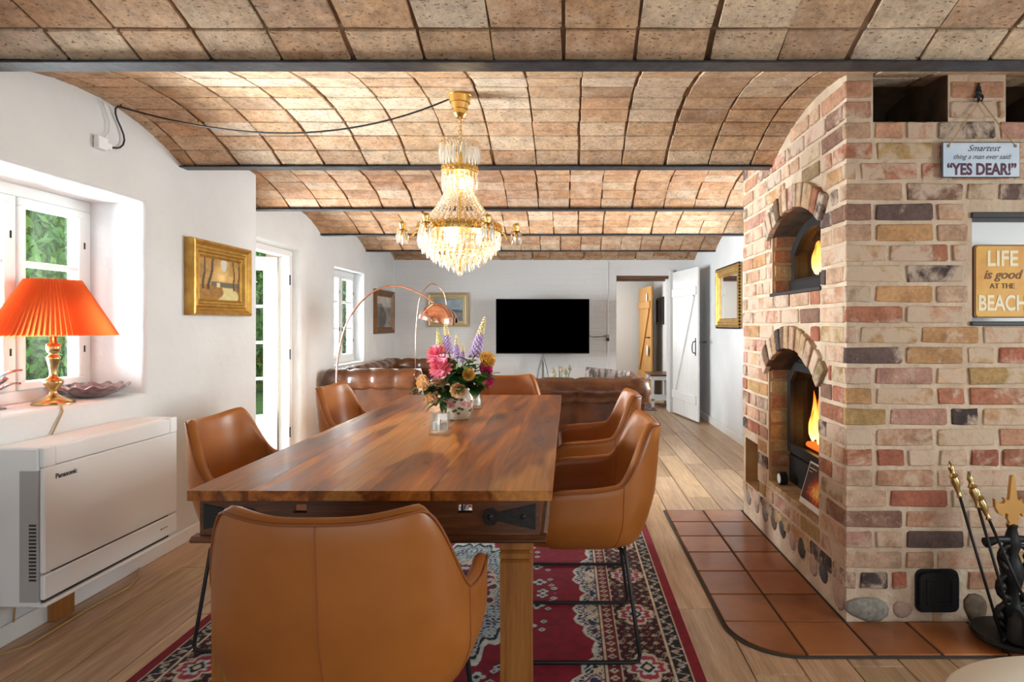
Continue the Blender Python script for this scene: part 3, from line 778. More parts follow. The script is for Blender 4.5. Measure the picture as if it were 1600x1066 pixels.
def courses(lo, hi, k):
    """bond: stretchers and headers mixed, joints staggered from course to course"""
    out = []; u = lo - (0 if k % 2 else .125) + (0.06 if k % 4 == 0 else 0)
    while u < hi:
        L = .25 if rj.random() < .74 else .128
        out.append((max(u, lo), min(u + L, hi))); u += L
    return [(a, b) for a, b in out if b - a > .045]
nb = 0
def put(face, u, w, z, tone=None):
    global nb
    pr = rj.uniform(-.003, .003)
    if face == 'F': loc = (u, FY0 + .004 + pr, z); rz = 0
    else: loc = (FX + .004 + pr, u, z); rz = -PI / 2
    o = link('brick', brick_me(w), fp, loc, (0, rj.uniform(-.012, .012), rz), world=True); o.color = tone or pick(); nb += 1
def arch_cut(q, z):
    """blocked y-interval of an arch ring with its voussoirs at height z"""
    if z < q['z0'] - .03: return None
    Ro = q['R'] + .118
    if z <= q['zs'] - .02: return (q['c'] - q['hw'] - .004, q['c'] + q['hw'] + .004)
    if z > q['zc'] + Ro + .02: return None
    h = math.sqrt(max(Ro * Ro - (z - .02 - q['zc']) ** 2, 0)); h = min(h, q['hw'] + .10)
    return (q['c'] - h, q['c'] + h)
for k in range(26):
    z = .175 + PITCH * k
    # front
    if z < 2.215:
        cuts = []
        if z > GZ - .02: cuts += GAPS
        if NI[2] - .05 < z < NI[3] + .05: cuts.append((NI[0] - .012, NI[1] + .012))
        if z < .245: cuts.append((1.39, 1.62))
        for a, b in courses(FX - .016, FX1, k):
            for s, e in free([(a, b)], cuts): put('F', (s + e) / 2, e - s - .017, z)
    # left side
    if k < 25:
        cuts = [c for c in (arch_cut(LO, z), arch_cut(UP, z)) if c]
        if ASH[2] - .03 < z < ASH[3] + .03: cuts.append((ASH[0] - .005, ASH[1] + .03))
        for a, b in courses(FY0 + .004, FY1, k + 1):
            for s, e in free([(a, b)], cuts):
                zc, _ = vault((s + e) / 2)
                if z + .03 < min(zc, vault(s)[0], vault(min(e, FY1))[0]) + .02: put('L', (s + e) / 2, e - s - .017, z)
print('fireplace bricks', nb)
# voussoirs of both arches
for q, hot in ((LO, 1), (UP, 0)):
    ha = math.asin(q['hw'] / q['R']) + .06; n = 13; w = 2 * ha * q['R'] / n
    vm = [brick_mb(.115, w - .006, .13, 900 + i).mesh('arch_brick', X['brick']) for i in range(3)]
    for i in range(n):
        t = -ha + 2 * ha * (i + .5) / n; rm = q['R'] + .0585
        o = link('arch_brick', vm[i % 3], fp, (FX + .04 + rj.uniform(-.006, .004), q['c'] + rm * math.sin(t), q['zc'] + rm * math.cos(t)), world=True)
        # local x (length) points outwards along the radius, front (-y) faces -X
        o.rotation_euler = Matrix((( 0, 1, 0), (math.sin(t), 0, math.cos(t)), (math.cos(t), 0, -math.sin(t)))).to_euler()
        c = pick() if rj.random() < .5 else rj.choice([(.42, .27, .15, .3), (.30, .17, .09, .3), (.48, .32, .19, .3), (.16, .10, .06, .3)]); o.color = c
# bricks lining the far cheek of the recesses (seen edge on)
for q, z0, n in ((LO, .365, 8), (UP, 1.43, 4)):
    for k in range(n):
        w = .15 if k % 2 else .19
        o = link('cheek_brick', brick_me(w), fp, (FX + .012 + w / 2, q['c'] + q['hw'] + .003, z0 + k * PITCH), (0, 0, 0), world=True)
        o.color = rj.choice([(.50, .30, .14, .3), (.42, .19, .10, .3), (.54, .37, .19, .3), (.38, .16, .08, .3), (.47, .33, .16, .3)])
# ledge bricks in front of the lower recess
for k in range(6):
    o = MB().cbox((0, 0, 0), (.16, .112, .03), .005).build('ledge_brick', X['brick'], fp, loc=(FX + .075, 2.86 + k * .117, .322), world=True); o.color = rj.choice([(.45, .30, .17, .3), (.36, .22, .13, .3), (.50, .36, .2, .3)])
# field stones along the foot
def stone(name, c, r, seed, m, sq):
    rr = random.Random(seed); mb = MB(); ph = [rr.uniform(0, 6) for _ in range(6)]
    def f(u, v):
        a, b = 2 * PI * u, PI * (v - .5)
        k = 1 + (.10 * math.sin(2 * a + ph[0]) + .07 * math.sin(3 * a + ph[1])) * math.cos(b)
        return (c[0] + r * k * sq[0] * math.cos(b) * math.cos(a), c[1] + r * k * sq[1] * math.sin(b), c[2] + r * k * sq[2] * math.cos(b) * math.sin(a))
    mb.grid(f, 12, 6, cu=True); return mb.build(name, m, fp, smooth='all', world=True)
sm = [mat('granite_grey', (.20, .19, .17), .8, col2=(.34, .32, .27), nscale=60, world=True, bscale=40, bstr=.3), mat('granite_dark', (.05, .045, .045), .7, col2=(.11, .09, .08), nscale=50, world=True, bscale=40, bstr=.3),
      mat('granite_pink', (.40, .26, .20), .8, col2=(.47, .33, .26), nscale=50, world=True, bscale=40, bstr=.3), mat('flint_brown', (.09, .06, .035), .7, col2=(.16, .11, .07), nscale=40, world=True, bscale=40, bstr=.4)]
for i, (y, z, r, k, sy, sz) in enumerate(((2.59, .10, .058, 2, 1, 1.25), (2.745, .12, .045, 1, 1, 1.2), (2.86, .115, .046, 2, 1, 1.2), (3.0, .135, .048, 1, .95, 1.25), (3.125, .13, .047, 2, 1, 1.2),
                                 (3.27, .14, .048, 1, 1, 1.1), (3.41, .14, .046, 3, 1, 1.1), (3.56, .13, .046, 0, 1, 1.1), (3.72, .13, .045, 2, 1, 1.1), (3.88, .13, .045, 0, 1, 1.1))):
    stone('field_stone', (FX, y, z), r, i, sm[k], (.28, sy, sz))
for i, (x, z, r, k, sx, sz) in enumerate(((1.222, .058, .075, 0, 1.2, .70), (1.362, .055, .037, 2, 1, 1), (1.662, .062, .052, 3, 1, 1.15), (1.95, .06, .06, 0, 1.1, .9))):
    stone('field_stone', (x, FY0, z), r, 40 + i, sm[k], (sx, .22, sz))
stain = MB().cspan((1.487, FY0 - .004, .003), (1.523, FY0 + .01, .052), .002).build('rust_stain', mat('rust', (.42, .17, .04), .9, col2=(.5, .35, .22), nscale=20, world=True), fp, world=True)

# soot door (black plastic-like cast hatch)
def rrect(w, h, r, n=5):
    pts = []
    for cx, cz, a0 in ((w / 2 - r, h / 2 - r, 0), (-w / 2 + r, h / 2 - r, 90), (-w / 2 + r, -h / 2 + r, 180), (w / 2 - r, -h / 2 + r, 270)):
        for i in range(n + 1): a = math.radians(a0 + 90 * i / n); pts.append((cx + r * math.cos(a), cz + r * math.sin(a)))
    return pts
sd = thing('soot_hatch', (1.502, FY0 - .002, .046), 0, 'square black cast soot hatch low in the front brickwork', 'hatch')
MB().prism(rrect(.176, .176, .03), lambda u, v, t: (u, t, v + .088), -.004, .008).build('frame', X['iron'], sd, smooth=30)
MB().prism(rrect(.158, .158, .026), lambda u, v, t: (u, t, v + .088), -.022, -.004).build('door', X['iron'], sd, smooth=30)
mb = MB()
for s in (-1, 1): mb.cspan((s * .05 - .004, -.026, .04), (s * .05 + .004, -.0215, .14), .002).cspan((-.054, -.026, .09 + s * .05 - .004), (.054, -.0215, .09 + s * .05 + .004), .002)
mb.build('raised_border', X['iron'], sd)

# hearth of terracotta tiles with a dark edging
hr = thing('tiled_hearth', (.875, 3.14, 0), 0, 'hearth of square terracotta tiles wrapped around the brick fireplace', 'hearth')
RY = [2.259, 2.516, 2.770, 3.030, 3.283, 3.531, 3.785, 4.025]; CXs = [.632, .875, 1.125]
outer = [(.622, 4.04), (.622, 2.511)] + [(.622 + .24 - .24 * math.cos(a), 2.511 - .262 * math.sin(a)) for a in [math.radians(9 * i) for i in range(1, 11)]] + [(2.75, 2.249), (2.75, 2.60), (1.2, 2.60), (1.2, 4.04)]
MB().prism(outer, lambda u, v, t: (u, v, t), .0005, .005).build('edging', X['grout'], hr, world=True)
HT = [X['hearth'], mat('terracotta_tile_dark', (0.21, 0.072, 0.025), 0.33, col2=(0.31, 0.11, 0.036), nscale=6, bscale=20, bstr=0.12, world=True, coat=0.15), mat('terracotta_tile_pale', (0.34, 0.13, 0.045), 0.36, col2=(0.27, 0.09, 0.03), nscale=5, bscale=20, bstr=0.12, world=True, coat=0.15)]
def tile(x0, y0, x1, y1, cut=False):
    g = .005; x0 += g; y0 += g; x1 -= g; y1 -= g
    if not cut: mb = MB().cspan((x0, y0, .002), (x1, y1, .0105), .003)
    else:
        R_ = .225; pts = [(x0, y1)] + [(x0 + R_ - R_ * math.cos(a), y1 - R_ * math.sin(a) * ((y1 - y0) / R_)) for a in [math.radians(10 * i) for i in range(1, 10)]] + [(x1, y0), (x1, y1)]
        mb = MB().prism(pts, lambda u, v, t: (u, v, t), .002, .0105)
    return mb.build('tile', rj.choice(HT), hr, world=True)
for j in range(7):
    for i in range(2): tile(CXs[i], RY[j], CXs[i + 1], RY[j + 1], i == 0 and j == 0)
for i in range(6): tile(1.125 + .2475 * i, RY[0], 1.125 + .2475 * (i + 1), RY[1])

# ------------------------------------------------------------------ stoves in the recesses
fire_m = {}
def m_fire():
    m, nt, bs = newmat('flame'); bs.inputs['Base Color'].default_value = (0, 0, 0, 1)
    tc = nd(nt, 'ShaderNodeTexCoord'); sx = nd(nt, 'ShaderNodeSeparateXYZ'); nt.links.new(tc.outputs['Generated'], sx.inputs[0])
    nt.links.new(ramp(nt, sx.outputs[2], [(0.0, (1, .75, .30)), (.35, (1, .50, .10)), (.75, (.95, .22, .02)), (1, (.5, .05, .0))]), bs.inputs['Emission Color'])
    bs.inputs['Emission Strength'].default_value = 3.0; return m
X['flame'] = m_fire()
X['log'] = mat('charred_log', (.05, .03, .02), .9, col2=(.16, .08, .04), nscale=20, bscale=30, bstr=.5)
X['ember'] = mat('embers', (.1, .02, .0), .9, emit=(1, .18, .02), estr=1.2)
X['fireglass'] = m_thin('stove_glass', (.85, .82, .80), .05, .05)
def flame(parent, c, h, w, seed):
    r = random.Random(seed); mb = MB(); p1, p2 = r.uniform(0, 6), r.uniform(0, 6)
    def f(u, v):
        a = 2 * PI * u; z = v * h; rad = w * (1 - v) ** .8 * (.35 + 1.1 * min(1, v * 5)) * (1 + .25 * math.sin(a * 2 + p1))
        return (c[0] + .5 * rad * math.cos(a) + .15 * w * math.sin(6 * v + p1), c[1] + rad * math.sin(a) + .5 * w * math.sin(5 * v + p2) * v, c[2] + z)
    mb.grid(f, 8, 9, cu=True); return mb.build('flame', X['flame'], parent, smooth='all')
def stove(name, label, q, z0, z1, arch, xf):
    W2 = q['hw'] - .02; t = thing(name, (xf, q['c'], z0), 0, label, 'stove')
    H = z1 - z0
    def outline(ins):
        pts = [(-W2 + ins, ins), (W2 - ins, ins)]
        if arch == 'round':
            hs = H - .14; R_ = (W2 ** 2 + .14 ** 2) / .28; ha = math.asin(W2 / R_)
            for k in range(13): a = ha - 2 * ha * k / 12; pts.append(((R_ - ins) * math.sin(a) * (W2 - ins) / ((R_ - ins) * math.sin(ha)), hs + .14 - R_ + (R_ - ins) * math.cos(a)))
        else: pts += [(W2 - ins, H - .09 - ins * .5), (W2 - .13, H - ins), (-W2 + .13, H - ins), (-W2 + ins, H - .09 - ins * .5)]
        return pts
    def frame(o_in, i_in, x0, x1, nm, m):
        A, B = outline(o_in), outline(i_in); n = len(A); mb = MB()
        mb.v = [(x0, *p) for p in A] + [(x0, *p) for p in B] + [(x1, *p) for p in A] + [(x1, *p) for p in B]
        for k in range(n):
            l = (k + 1) % n
            mb.f += [(k, l, n + l, n + k), (2 * n + l, 2 * n + k, 3 * n + k, 3 * n + l), (k, 2 * n + k, 2 * n + l, l), (n + l, 3 * n + l, 3 * n + k, n + k)]
        return mb.build(nm, m, t, smooth=40)
    frame(0, .034, -.012, .05, 'body_frame', X['iron']); dr = frame(.016, .062, -.032, -.010, 'door', X['iron'])
    P = outline(.05); n = len(P)
    pan = MB().prism(P, lambda u, v, s: (s, u, v), -.016, -.013).build('pane', X['fireglass'], dr)
    P = outline(.03); mb = MB(); mb.v = [(.03, *p) for p in P] + [(.20, *p) for p in P]; mb.f = [(k, (k + 1) % n, n + (k + 1) % n, n + k) for k in range(n)] + [tuple(range(n, 2 * n))]
    mb.build('firebox', mat('firebox_soot', (.010, .008, .007), .95), t)
    for i, (yy, s) in enumerate(((-.09, .1), (.06, -.15), (.0, .3))):
        MB().tube([(.10 + .03 * (i == 2), yy - .14, .10 + .03 * i), (.12, yy + .14, .10 + s * .1 + .03 * i)], [.026, .03], 8).build('log', X['log'], t)
    MB().cspan((.05, -W2 + .06, .045), (.18, W2 - .06, .075), .01).build('ember_bed', X['ember'], t)
    for i in range(10): flame(t, (.055 + .03 * (i % 2), -.20 + .048 * i, .09), (.12 + .15 * math.sin(i * 2.2 + .6) ** 2) * min(1, H / .42), .026, i)
    MB().tube([(-.03, -W2 + .035, H * .45), (-.055, -W2 + .035, H * .47), (-.055, -W2 + .035, H * .60), (-.03, -W2 + .035, H * .62)], .007, 6).build('handle', X['iron'], t)
    return t
s1 = stove('oven_insert', 'small black cast iron oven with arched glass door in the upper recess', UP, 1.40, 1.775, 'round', FX + .125)
MB().cspan((-.04, -.31, .0), (.0, .31, .055), .004).build('ash_lip', X['iron'], s1)
s2 = stove('fireplace_insert', 'tall black stove with flames behind glass in the lower recess', LO, .50, 1.03, 'cut', FX + .125)
MB().cspan((-.018, -.33, -.165), (.05, .33, -.005), .006).build('base_panel', X['iron'], s2)
MB().cspan((FX - .012, UP['c'] - .34, 1.372), (FX + .14, UP['c'] + .345, 1.392), .004).build('slate_sill', slate, fp, world=True)
point('stove_glow', (FX + .17, 3.22, .70), 0.7, (1, .45, .12), .05); point('oven_glow', (FX + .17, 3.18, 1.56), 0.5, (1, .5, .15), .05)
# ================================================================== RUG
def vnoise(x, y, s, seed=0):
    r = np.random.RandomState(seed); g = r.rand(64, 64)
    x, y = x * s, y * s; i, j = np.floor(x).astype(int), np.floor(y).astype(int); fx, fy = x - i, y - j
    fx, fy = fx * fx * (3 - 2 * fx), fy * fy * (3 - 2 * fy); G = lambda a, b: g[a % 64, b % 64]
    return (G(i, j) * (1 - fx) + G(i + 1, j) * fx) * (1 - fy) + (G(i, j + 1) * (1 - fx) + G(i + 1, j + 1) * fx) * fy
def put_(C3, mask, col):
    for k in range(3): C3[k] = np.where(mask, col[k], C3[k])
RW, RL, RX0, RY0 = 1.97, 3.28, -1.50, 1.14
CRIM, DARKM, CREAM, PALE, NAVY, INK, ROSE = (.23, .006, .022), (.032, .006, .010), (.60, .50, .36), (.50, .58, .58), (.03, .035, .09), (.012, .010, .014), (.34, .035, .06)
def rug_print(U, V):
    x = (U - .5) * RW; y = (V - .5) * RL; a, b = np.abs(x), np.abs(y); hw, hl = RW / 2, RL / 2
    e = np.minimum(hw - a, hl - b); along = np.where(hw - a < hl - b, b, a)
    C3 = [np.full_like(x, CRIM[k]) for k in range(3)]
    wv = np.sin(52 * a + 2.2 * np.sin(31 * b)) * np.sin(47 * b + 2.4 * np.sin(29 * a))
    wv2 = np.sin(135 * a + 2.5 * np.sin(82 * b)) * np.sin(120 * b + 2.5 * np.sin(75 * a))
    lob = np.arctan2(a / .30, b / .62); rad = np.hypot(a / .30, b / .62)
    def flower(px, py, r, n=4, sh=.45): 
        t = np.arctan2(py, px); return np.hypot(px, py) < r * (1 - sh + sh * np.abs(np.cos(n * t / 2)))
    # field: scalloped light spandrels along the inner border
    inner = e - .345
    sw = .012 + .075 * np.abs(np.sin(along * PI / .55 + .5)) ** 1.5 + .022 * np.abs(np.sin(along * PI / .11 + .6))
    corner = np.exp(-((hw - .37 - a) ** 2 + (hl - .37 - b) ** 2) / .11); sw = sw * (1.0 + 3.2 * corner)
    sp = (inner > 0) & (inner < sw)
    put_(C3, sp, PALE); put_(C3, sp & (np.abs(inner - sw) < .010), (.62, .60, .52)); put_(C3, sp & (inner < sw - .012) & (wv2 > .28), INK)
    put_(C3, sp & (inner < sw - .02) & (wv2 < -.45), CRIM); put_(C3, sp & (inner < sw * .45) & (wv > .3), CREAM); put_(C3, sp & (inner < sw * .45) & (wv < -.5), NAVY)
    # medallion
    edge = 1 + .10 * np.abs(np.sin(lob * 8)) + .04 * np.sin(lob * 24)
    md = rad < edge
    put_(C3, md, PALE); put_(C3, md & (wv2 > .22), NAVY); put_(C3, md & (wv2 < -.42), (.30, .40, .44)); put_(C3, md & (rad > edge - .07), (.58, .62, .60))
    put_(C3, md & (np.abs(rad - edge + .10) < .018), INK)
    m2 = rad < .60 * edge; put_(C3, m2, CRIM); put_(C3, m2 & (wv > .25), PALE); put_(C3, m2 & (wv < -.45), NAVY); put_(C3, m2 & (np.abs(rad - .57 * edge) < .022), CREAM)
    m3 = rad < .30 * edge; put_(C3, m3, PALE); put_(C3, m3 & (wv2 > .1), NAVY); put_(C3, m3 & (wv2 < -.55), CRIM)
    # scattered sprays between medallion and spandrels
    fld = (inner > sw) & ~md
    for (qa, qb, r) in ((.36, .30, .03), (.30, .47, .028), (.38, .12, .034), (.40, .02, .026), (.20, .66, .032), (.10, .76, .038), (.03, .86, .04), (.27, .60, .02)):
        d_ = np.abs(a - qa) + np.abs(b - qb); f_ = flower(a - qa, b - qb, r)
        put_(C3, fld & f_, PALE); put_(C3, fld & (d_ < r * .45), INK)
        for ox, oy in ((.05, .03), (.055, -.035)):
            dq = np.abs(a - qa - ox) + np.abs(b - qb - oy); put_(C3, fld & (dq < .017), PALE); put_(C3, fld & (dq < .007), CRIM)
    # borders
    bd = e < .345
    put_(C3, bd, DARKM)
    def band(lo, hi, col): put_(C3, (e >= lo) & (e < hi), col)
    g1 = (e > .105) & (e < .278); s = .40; ph = (along % s) - s / 2; mid = e - .190
    put_(C3, g1 & (flower((along % .058) - .029, (mid + 5.021) % .048 - .024, .0125)), (.42, .30, .23)); put_(C3, g1 & (flower(((along + .029) % .058) - .029, (mid + 5.045) % .048 - .024, .008)), (.36, .07, .07))
    put_(C3, g1 & (np.abs(np.sin(along * 40 + 3 * np.sin(mid * 60)) - mid * 12) < .10), (.34, .27, .20))
    q_ = np.abs(ph) / .115 + np.abs(mid) / .084; sc_ = .12 * np.cos(np.arctan2(mid, ph) * 8)
    put_(C3, g1 & (q_ + sc_ < 1.0), (.56, .50, .40)); put_(C3, g1 & (q_ + sc_ < .80), ROSE); put_(C3, g1 & (q_ + sc_ < .52), PALE); put_(C3, g1 & (q_ < .34), INK); put_(C3, g1 & (q_ < .18), CREAM)
    band(.098, .104, CREAM); band(.278, .284, CREAM); band(.333, .339, CREAM)
    b2 = (e >= .284) & (e < .333); put_(C3, b2, (.14, .012, .022)); put_(C3, b2 & flower((along % .046) - .023, e - .3085, .017), (.52, .42, .31)); put_(C3, b2 & (np.hypot((along % .046) - .023, e - .3085) < .006), NAVY)
    b3 = (e >= .045) & (e < .098); put_(C3, b3, INK); put_(C3, b3 & (np.abs(np.sin(along * 105 + 1.5 * np.sin(along * 37)) * .016 + .006 * np.sin(along * 260) - (e - .071)) < .0055), (.46, .44, .40)); put_(C3, b3 & flower((along % .09) - .045, e - .071, .013), (.40, .28, .22))
    band(.040, .045, CREAM)
    put_(C3, e < .040, (.20, .004, .016))
    n = .80 + .4 * vnoise(x + 5, y + 5, 45, 3)
    return C3[0] * n, C3[1] * n, C3[2] * n
rug = thing('persian_rug', (RX0 + RW / 2, RY0 + RL / 2, 0), 0, 'crimson persian rug with pale medallion under the dining table', 'rug')
color_grid('pile', X['rug'], rug_print, (-RW / 2, -RL / 2, .0095), (RW, 0, 0), (0, RL, 0), 420, 690, rug)
MB().cspan((-RW / 2, -RL / 2, .0005), (RW / 2, RL / 2, .009), .002).build('backing', mat('rug_edge', (.20, .004, .016), .95), rug)

# ================================================================== DINING TABLE
def m_tabletop():
    m, nt, bs = newmat('sheesham_top'); bs.inputs['Coat Weight'].default_value = .10; bs.inputs['Coat Roughness'].default_value = .12; bs.inputs['Specular IOR Level'].default_value = .28
    P = coords(nt, (7, .9, 7), True, 9.0); f = noise(nt, P, 1.0, 7, .6, 2.2); g = noise(nt, coords(nt, (70, 3, 70)), 1.0, 4, .6)
    P2 = coords(nt, (3.2, .55, 3.2), True, 0); s = noise(nt, P2, 1.3, 2, .5, 1.0)
    c = ramp(nt, f, [(.28, (.06, .016, .004)), (.43, (.19, .055, .011)), (.57, (.36, .115, .020)), (.75, (.54, .20, .038))])
    c = mix(nt, ramp(nt, s, [(.57, 0.0), (.62, .6)]), c, (.62, .29, .07))
    c = mix(nt, 1.0, c, ramp(nt, g, [(.3, .75), (.7, 1.2)]), 'MULTIPLY')
    c = mix(nt, 1.0, c, nd(nt, 'ShaderNodeObjectInfo').outputs['Color'], 'MULTIPLY')
    nt.links.new(c, bs.inputs['Base Color']); bump(nt, bs, g, .10, .002)
    nt.links.new(ramp(nt, f, [(.3, .26), (.7, .40)]), bs.inputs['Roughness'])
    return m
X['table'] = m_tabletop()
TX0, TX1, TY0, TY1, TZ = -1.053, -.045, 1.705, 4.03, .76
tb = thing('dining_table', ((TX0 + TX1) / 2, (TY0 + TY1) / 2, .0), 0, 'long dark hardwood dining table with iron straps and square legs', 'table')
r6 = random.Random(8); nbd = 6
for i in range(nbd):
    a = TX0 + (TX1 - TX0) * i / nbd; b = TX0 + (TX1 - TX0) * (i + 1) / nbd
    o = MB().cspan((a, TY0, TZ - .028), (b - .0003, TY1, TZ), .0008).build('top_board', X['table'], tb, world=True); g = r6.uniform(.85, 1.15); o.color = (g, g * .98, g * .95, 1)
AX0, AX1, AY0, AY1 = TX0 + .018, TX1 - .035, TY0 + .03, TY1 - .03
def apron_x(y, nm='apron'):
    mb = MB(); z0, z1 = .628, TZ - .028; th = .024; hole = [(-.775, -.735), (-.312, -.270)]; hz = (.690, .714); xs_ = sorted([AX0, AX1] + [v for h in hole for v in h])
    for a, b in zip(xs_[:-1], xs_[1:]):
        if any(abs(a - h[0]) < 1e-6 for h in hole): mb.span((a, y - th / 2, z0), (b, y + th / 2, hz[0])).span((a, y - th / 2, hz[1]), (b, y + th / 2, z1))
        else: mb.span((a, y - th / 2, z0), (b, y + th / 2, z1))
    return mb.build(nm, X['apron'], tb, world=True)
apron_x(AY0 + .012); apron_x(AY1 - .012)
awy = m_wood('dark_sheesham_side', [(0.22, (0.022, 0.009, 0.005)), (0.48, (0.10, 0.034, 0.012)), (0.8, (0.26, 0.095, 0.028))], 22, 2.2, 'y', 0.35, 0.2)
for x in (AX0 + .012, AX1 - .012): MB().span((x - .012, AY0 + .024, .628), (x + .012, AY1 - .024, TZ - .028)).build('apron', awy, tb, world=True)
# moulding under the apron
def molding(p, q, along):
    mb = MB(); prof = [(-.018, 0), (.014, 0), (.020, .006), (.020, .010), (.010, .017), (-.018, .018)]
    if along == 'x': mb.prism(prof, lambda u, v, t: (t, p[1] - u * p[3], p[2] + v), p[0], q)
    else: mb.prism(prof, lambda u, v, t: (p[0] + u * p[3], t, p[2] + v), p[1], q)
    return mb.build('moulding', X['apron'], tb, world=True)
molding((AX0 - .018, AY0, .610, 1), AX1 + .018, 'x'); molding((AX0 - .018, AY1, .610, -1), AX1 + .018, 'x')
molding((AX0, AY0 + .02, .610, -1), AY1 - .02, 'y'); molding((AX1, AY0 + .02, .610, 1), AY1 - .02, 'y')
for x in (AX0 + .062, AX1 - .070):
    for y in (AY0 + .07, AY1 - .07):
        mb = MB(); prof = [(.046, .010), (.044, .30), (.045, .515), (.045, .540), (.038, .546), (.046, .552), (.046, .566), (.038, .572), (.046, .578), (.046, .612)]
        mb.lathe(prof, 4, (0, 0, 0)); s2_ = math.sqrt(2); mb.v = [((vx - vy) / s2_ * s2_, (vx + vy) / s2_ * s2_, vz) for vx, vy, vz in mb.v]
        mb.build('leg', X['legwood'], tb, world=True, loc=(x, y, 0))
# forged straps at the corners of both ends
for yy, sg in ((AY0, -1), (AY1, 1)):
    for xx, d in ((AX1 - .012, -1), (AX0 + .012, 1)):
        outl = [(0, -.036), (.105, -.012), (.118, -.024), (.140, -.022), (.150, 0), (.140, .022), (.118, .024), (.105, .012), (0, .036)]
        st = MB().prism([(xx + d * u, .680 + v) for u, v in outl], lambda u, v, t: (u, t, v), yy + sg * .004, yy - sg * .001).build('iron_strap', X['wroughtiron'], tb, world=True)
        for u in (.035, .128): MB().ball((xx + d * u - tb.location.x, yy + sg * .004 - tb.location.y, .680), .008, 8, 4, (1, .5, 1)).build('rivet', X['wroughtiron'], tb)

# ================================================================== CHAIRS
def se(th, a, b, n=3.1):
    s_, c_ = math.sin(th), math.cos(th); p = 2 / n
    return a * math.copysign(abs(s_) ** p, s_), -b * math.copysign(abs(c_) ** p, c_)
def sm_(t): t = max(0, min(1, t)); return t * t * (3 - 2 * t)
TH = math.radians(109)
def top_h(th):
    d = abs(math.degrees(th))
    h = .842 - .014 * math.cos(math.radians(min(d, 40) / 40 * 90)) ** 2 * (1 if d < 40 else 0)
    if d > 36: h = .842 - .205 * sm_((d - 36) / 36)
    if d > 72: h = .637 - .028 * ((d - 72) / 37)
    if d > 101: h -= .012 * ((d - 101) / 8) ** 2
    return h
def shell_pt(th, kind, t):
    h = top_h(th); back = max(0, math.cos(th))
    z0 = .405
    if kind == 'out': z = z0 + .012 + (h - z0 - .012) * t; k = .80 + .20 * min(1, (t + .02) / .45) ** .55 + .0 * t
    else: z = .46 + (h - .46) * t; k = .80 + .075 * min(1, t / .5) ** .8
    x, y = se(th, .290, .276); tt = (z - z0) / (.842 - z0)
    x *= k * (1 - .10 * tt * back ** 2); y = y * k - .036 * tt * back
    return Vector((x, y, z))
def shell_prof(th):
    P = []
    b = shell_pt(th, 'out', 0.0)
    for k, z in ((.30, .398), (.62, .398), (.86, .401), (.96, .408)): P.append(Vector((b.x * k, b.y * k, z)))
    for i in range(11): P.append(shell_pt(th, 'out', i / 10 * .975))
    o_, i_ = shell_pt(th, 'out', 1), shell_pt(th, 'in', 1)
    P.append(o_ * .85 + i_ * .15 + Vector((0, 0, .004))); P.append(o_ * .5 + i_ * .5 + Vector((0, 0, .009))); P.append(o_ * .15 + i_ * .85 + Vector((0, 0, .004)))
    for i in range(9): P.append(shell_pt(th, 'in', .97 - i / 8 * .97))
    q = shell_pt(th, 'in', 0); P.append(Vector((q.x * .6, q.y * .6, .45)))
    return P
def make_chair(name):
    t = thing(name); mb = MB(); n = 64; profs = [shell_prof(-TH + 2 * TH * i / n) for i in range(n + 1)]; k = len(profs[0])
    for p in profs: mb.v += [tuple(v) for v in p]
    for i in range(n):
        for j in range(k - 1): mb.f.append((i * k + j, (i + 1) * k + j, (i + 1) * k + j + 1, i * k + j + 1))
    for i, rev in ((0, 0), (n, 1)): 
        ids = [i * k + j for j in range(k)]; mb.f.append(tuple(reversed(ids)) if rev else tuple(ids))
    mb.build('shell', X['leather'], t, smooth=60)
    # seat cushion, reaching forward of the arms
    def cush(u, v):
        a = 2 * PI * u; s_, c_ = math.sin(a), math.cos(a); p = 2 / 3.4
        x = .232 * math.copysign(abs(s_) ** p, s_); y = .245 * math.copysign(abs(c_) ** p, c_) + .02
        lv = [(0, .402), (.80, .400), (.97, .412), (1.0, .44), (.985, .468), (.90, .480), (.5, .487), (0, .489)][int(round(v * 7))]
        return (x * lv[0], y * lv[0], lv[1])
    mb = MB(); mb.grid(cush, 40, 7, cu=True); mb.build('seat_cushion', X['leather'], t, smooth=60)
    # piping on the rim and stitched seams
    rim = [shell_pt(-TH + 2 * TH * i / 60, 'out', 1.0) + Vector((0, 0, -.001)) for i in range(61)]
    MB().tube(rim, .0030, 6).build('piping', X['leather_dk'], t, smooth='all')
    for d in (0, 68, -68):
        th = math.radians(d); MB().tube([shell_pt(th, 'out', i / 10) * 1.0012 for i in range(11)], .0016, 5).build('seam', X['leather_dk'], t)
    for d in (60, -60):
        th = math.radians(d); MB().tube([shell_pt(th, 'in', .1 + i / 10 * .9) * .999 for i in range(11)], .0014, 5).build('seam', X['leather_dk'], t)
    for s in (-1, 1):
        path = [(s * .19, -.16, .398), (s * .215, -.18, .380)] + [(s * .235, -.20, .02)] 
        pts = [Vector((s * .17, -.14, .396)), Vector((s * .20, -.155, .392)), Vector((s * .212, -.165, .375)), Vector((s * .236, -.212, .035)), Vector((s * .236, -.208, .014)), Vector((s * .236, -.185, .008)),
               Vector((s * .236, .245, .008)), Vector((s * .236, .268, .014)), Vector((s * .236, .272, .035)), Vector((s * .212, .205, .375)), Vector((s * .20, .195, .392)), Vector((s * .17, .18, .396))]
        MB().tube(pts, .0072, 8).build('sled_runner', X['blackmetal'], t, smooth=60)
    for y in (-.14, .18): MB().tube([(-.175, y, .396), (.175, y, .396)], .0072, 8).build('cross_bar', X['blackmetal'], t, smooth=60)
    return t
ch0 = make_chair('tub_chair')
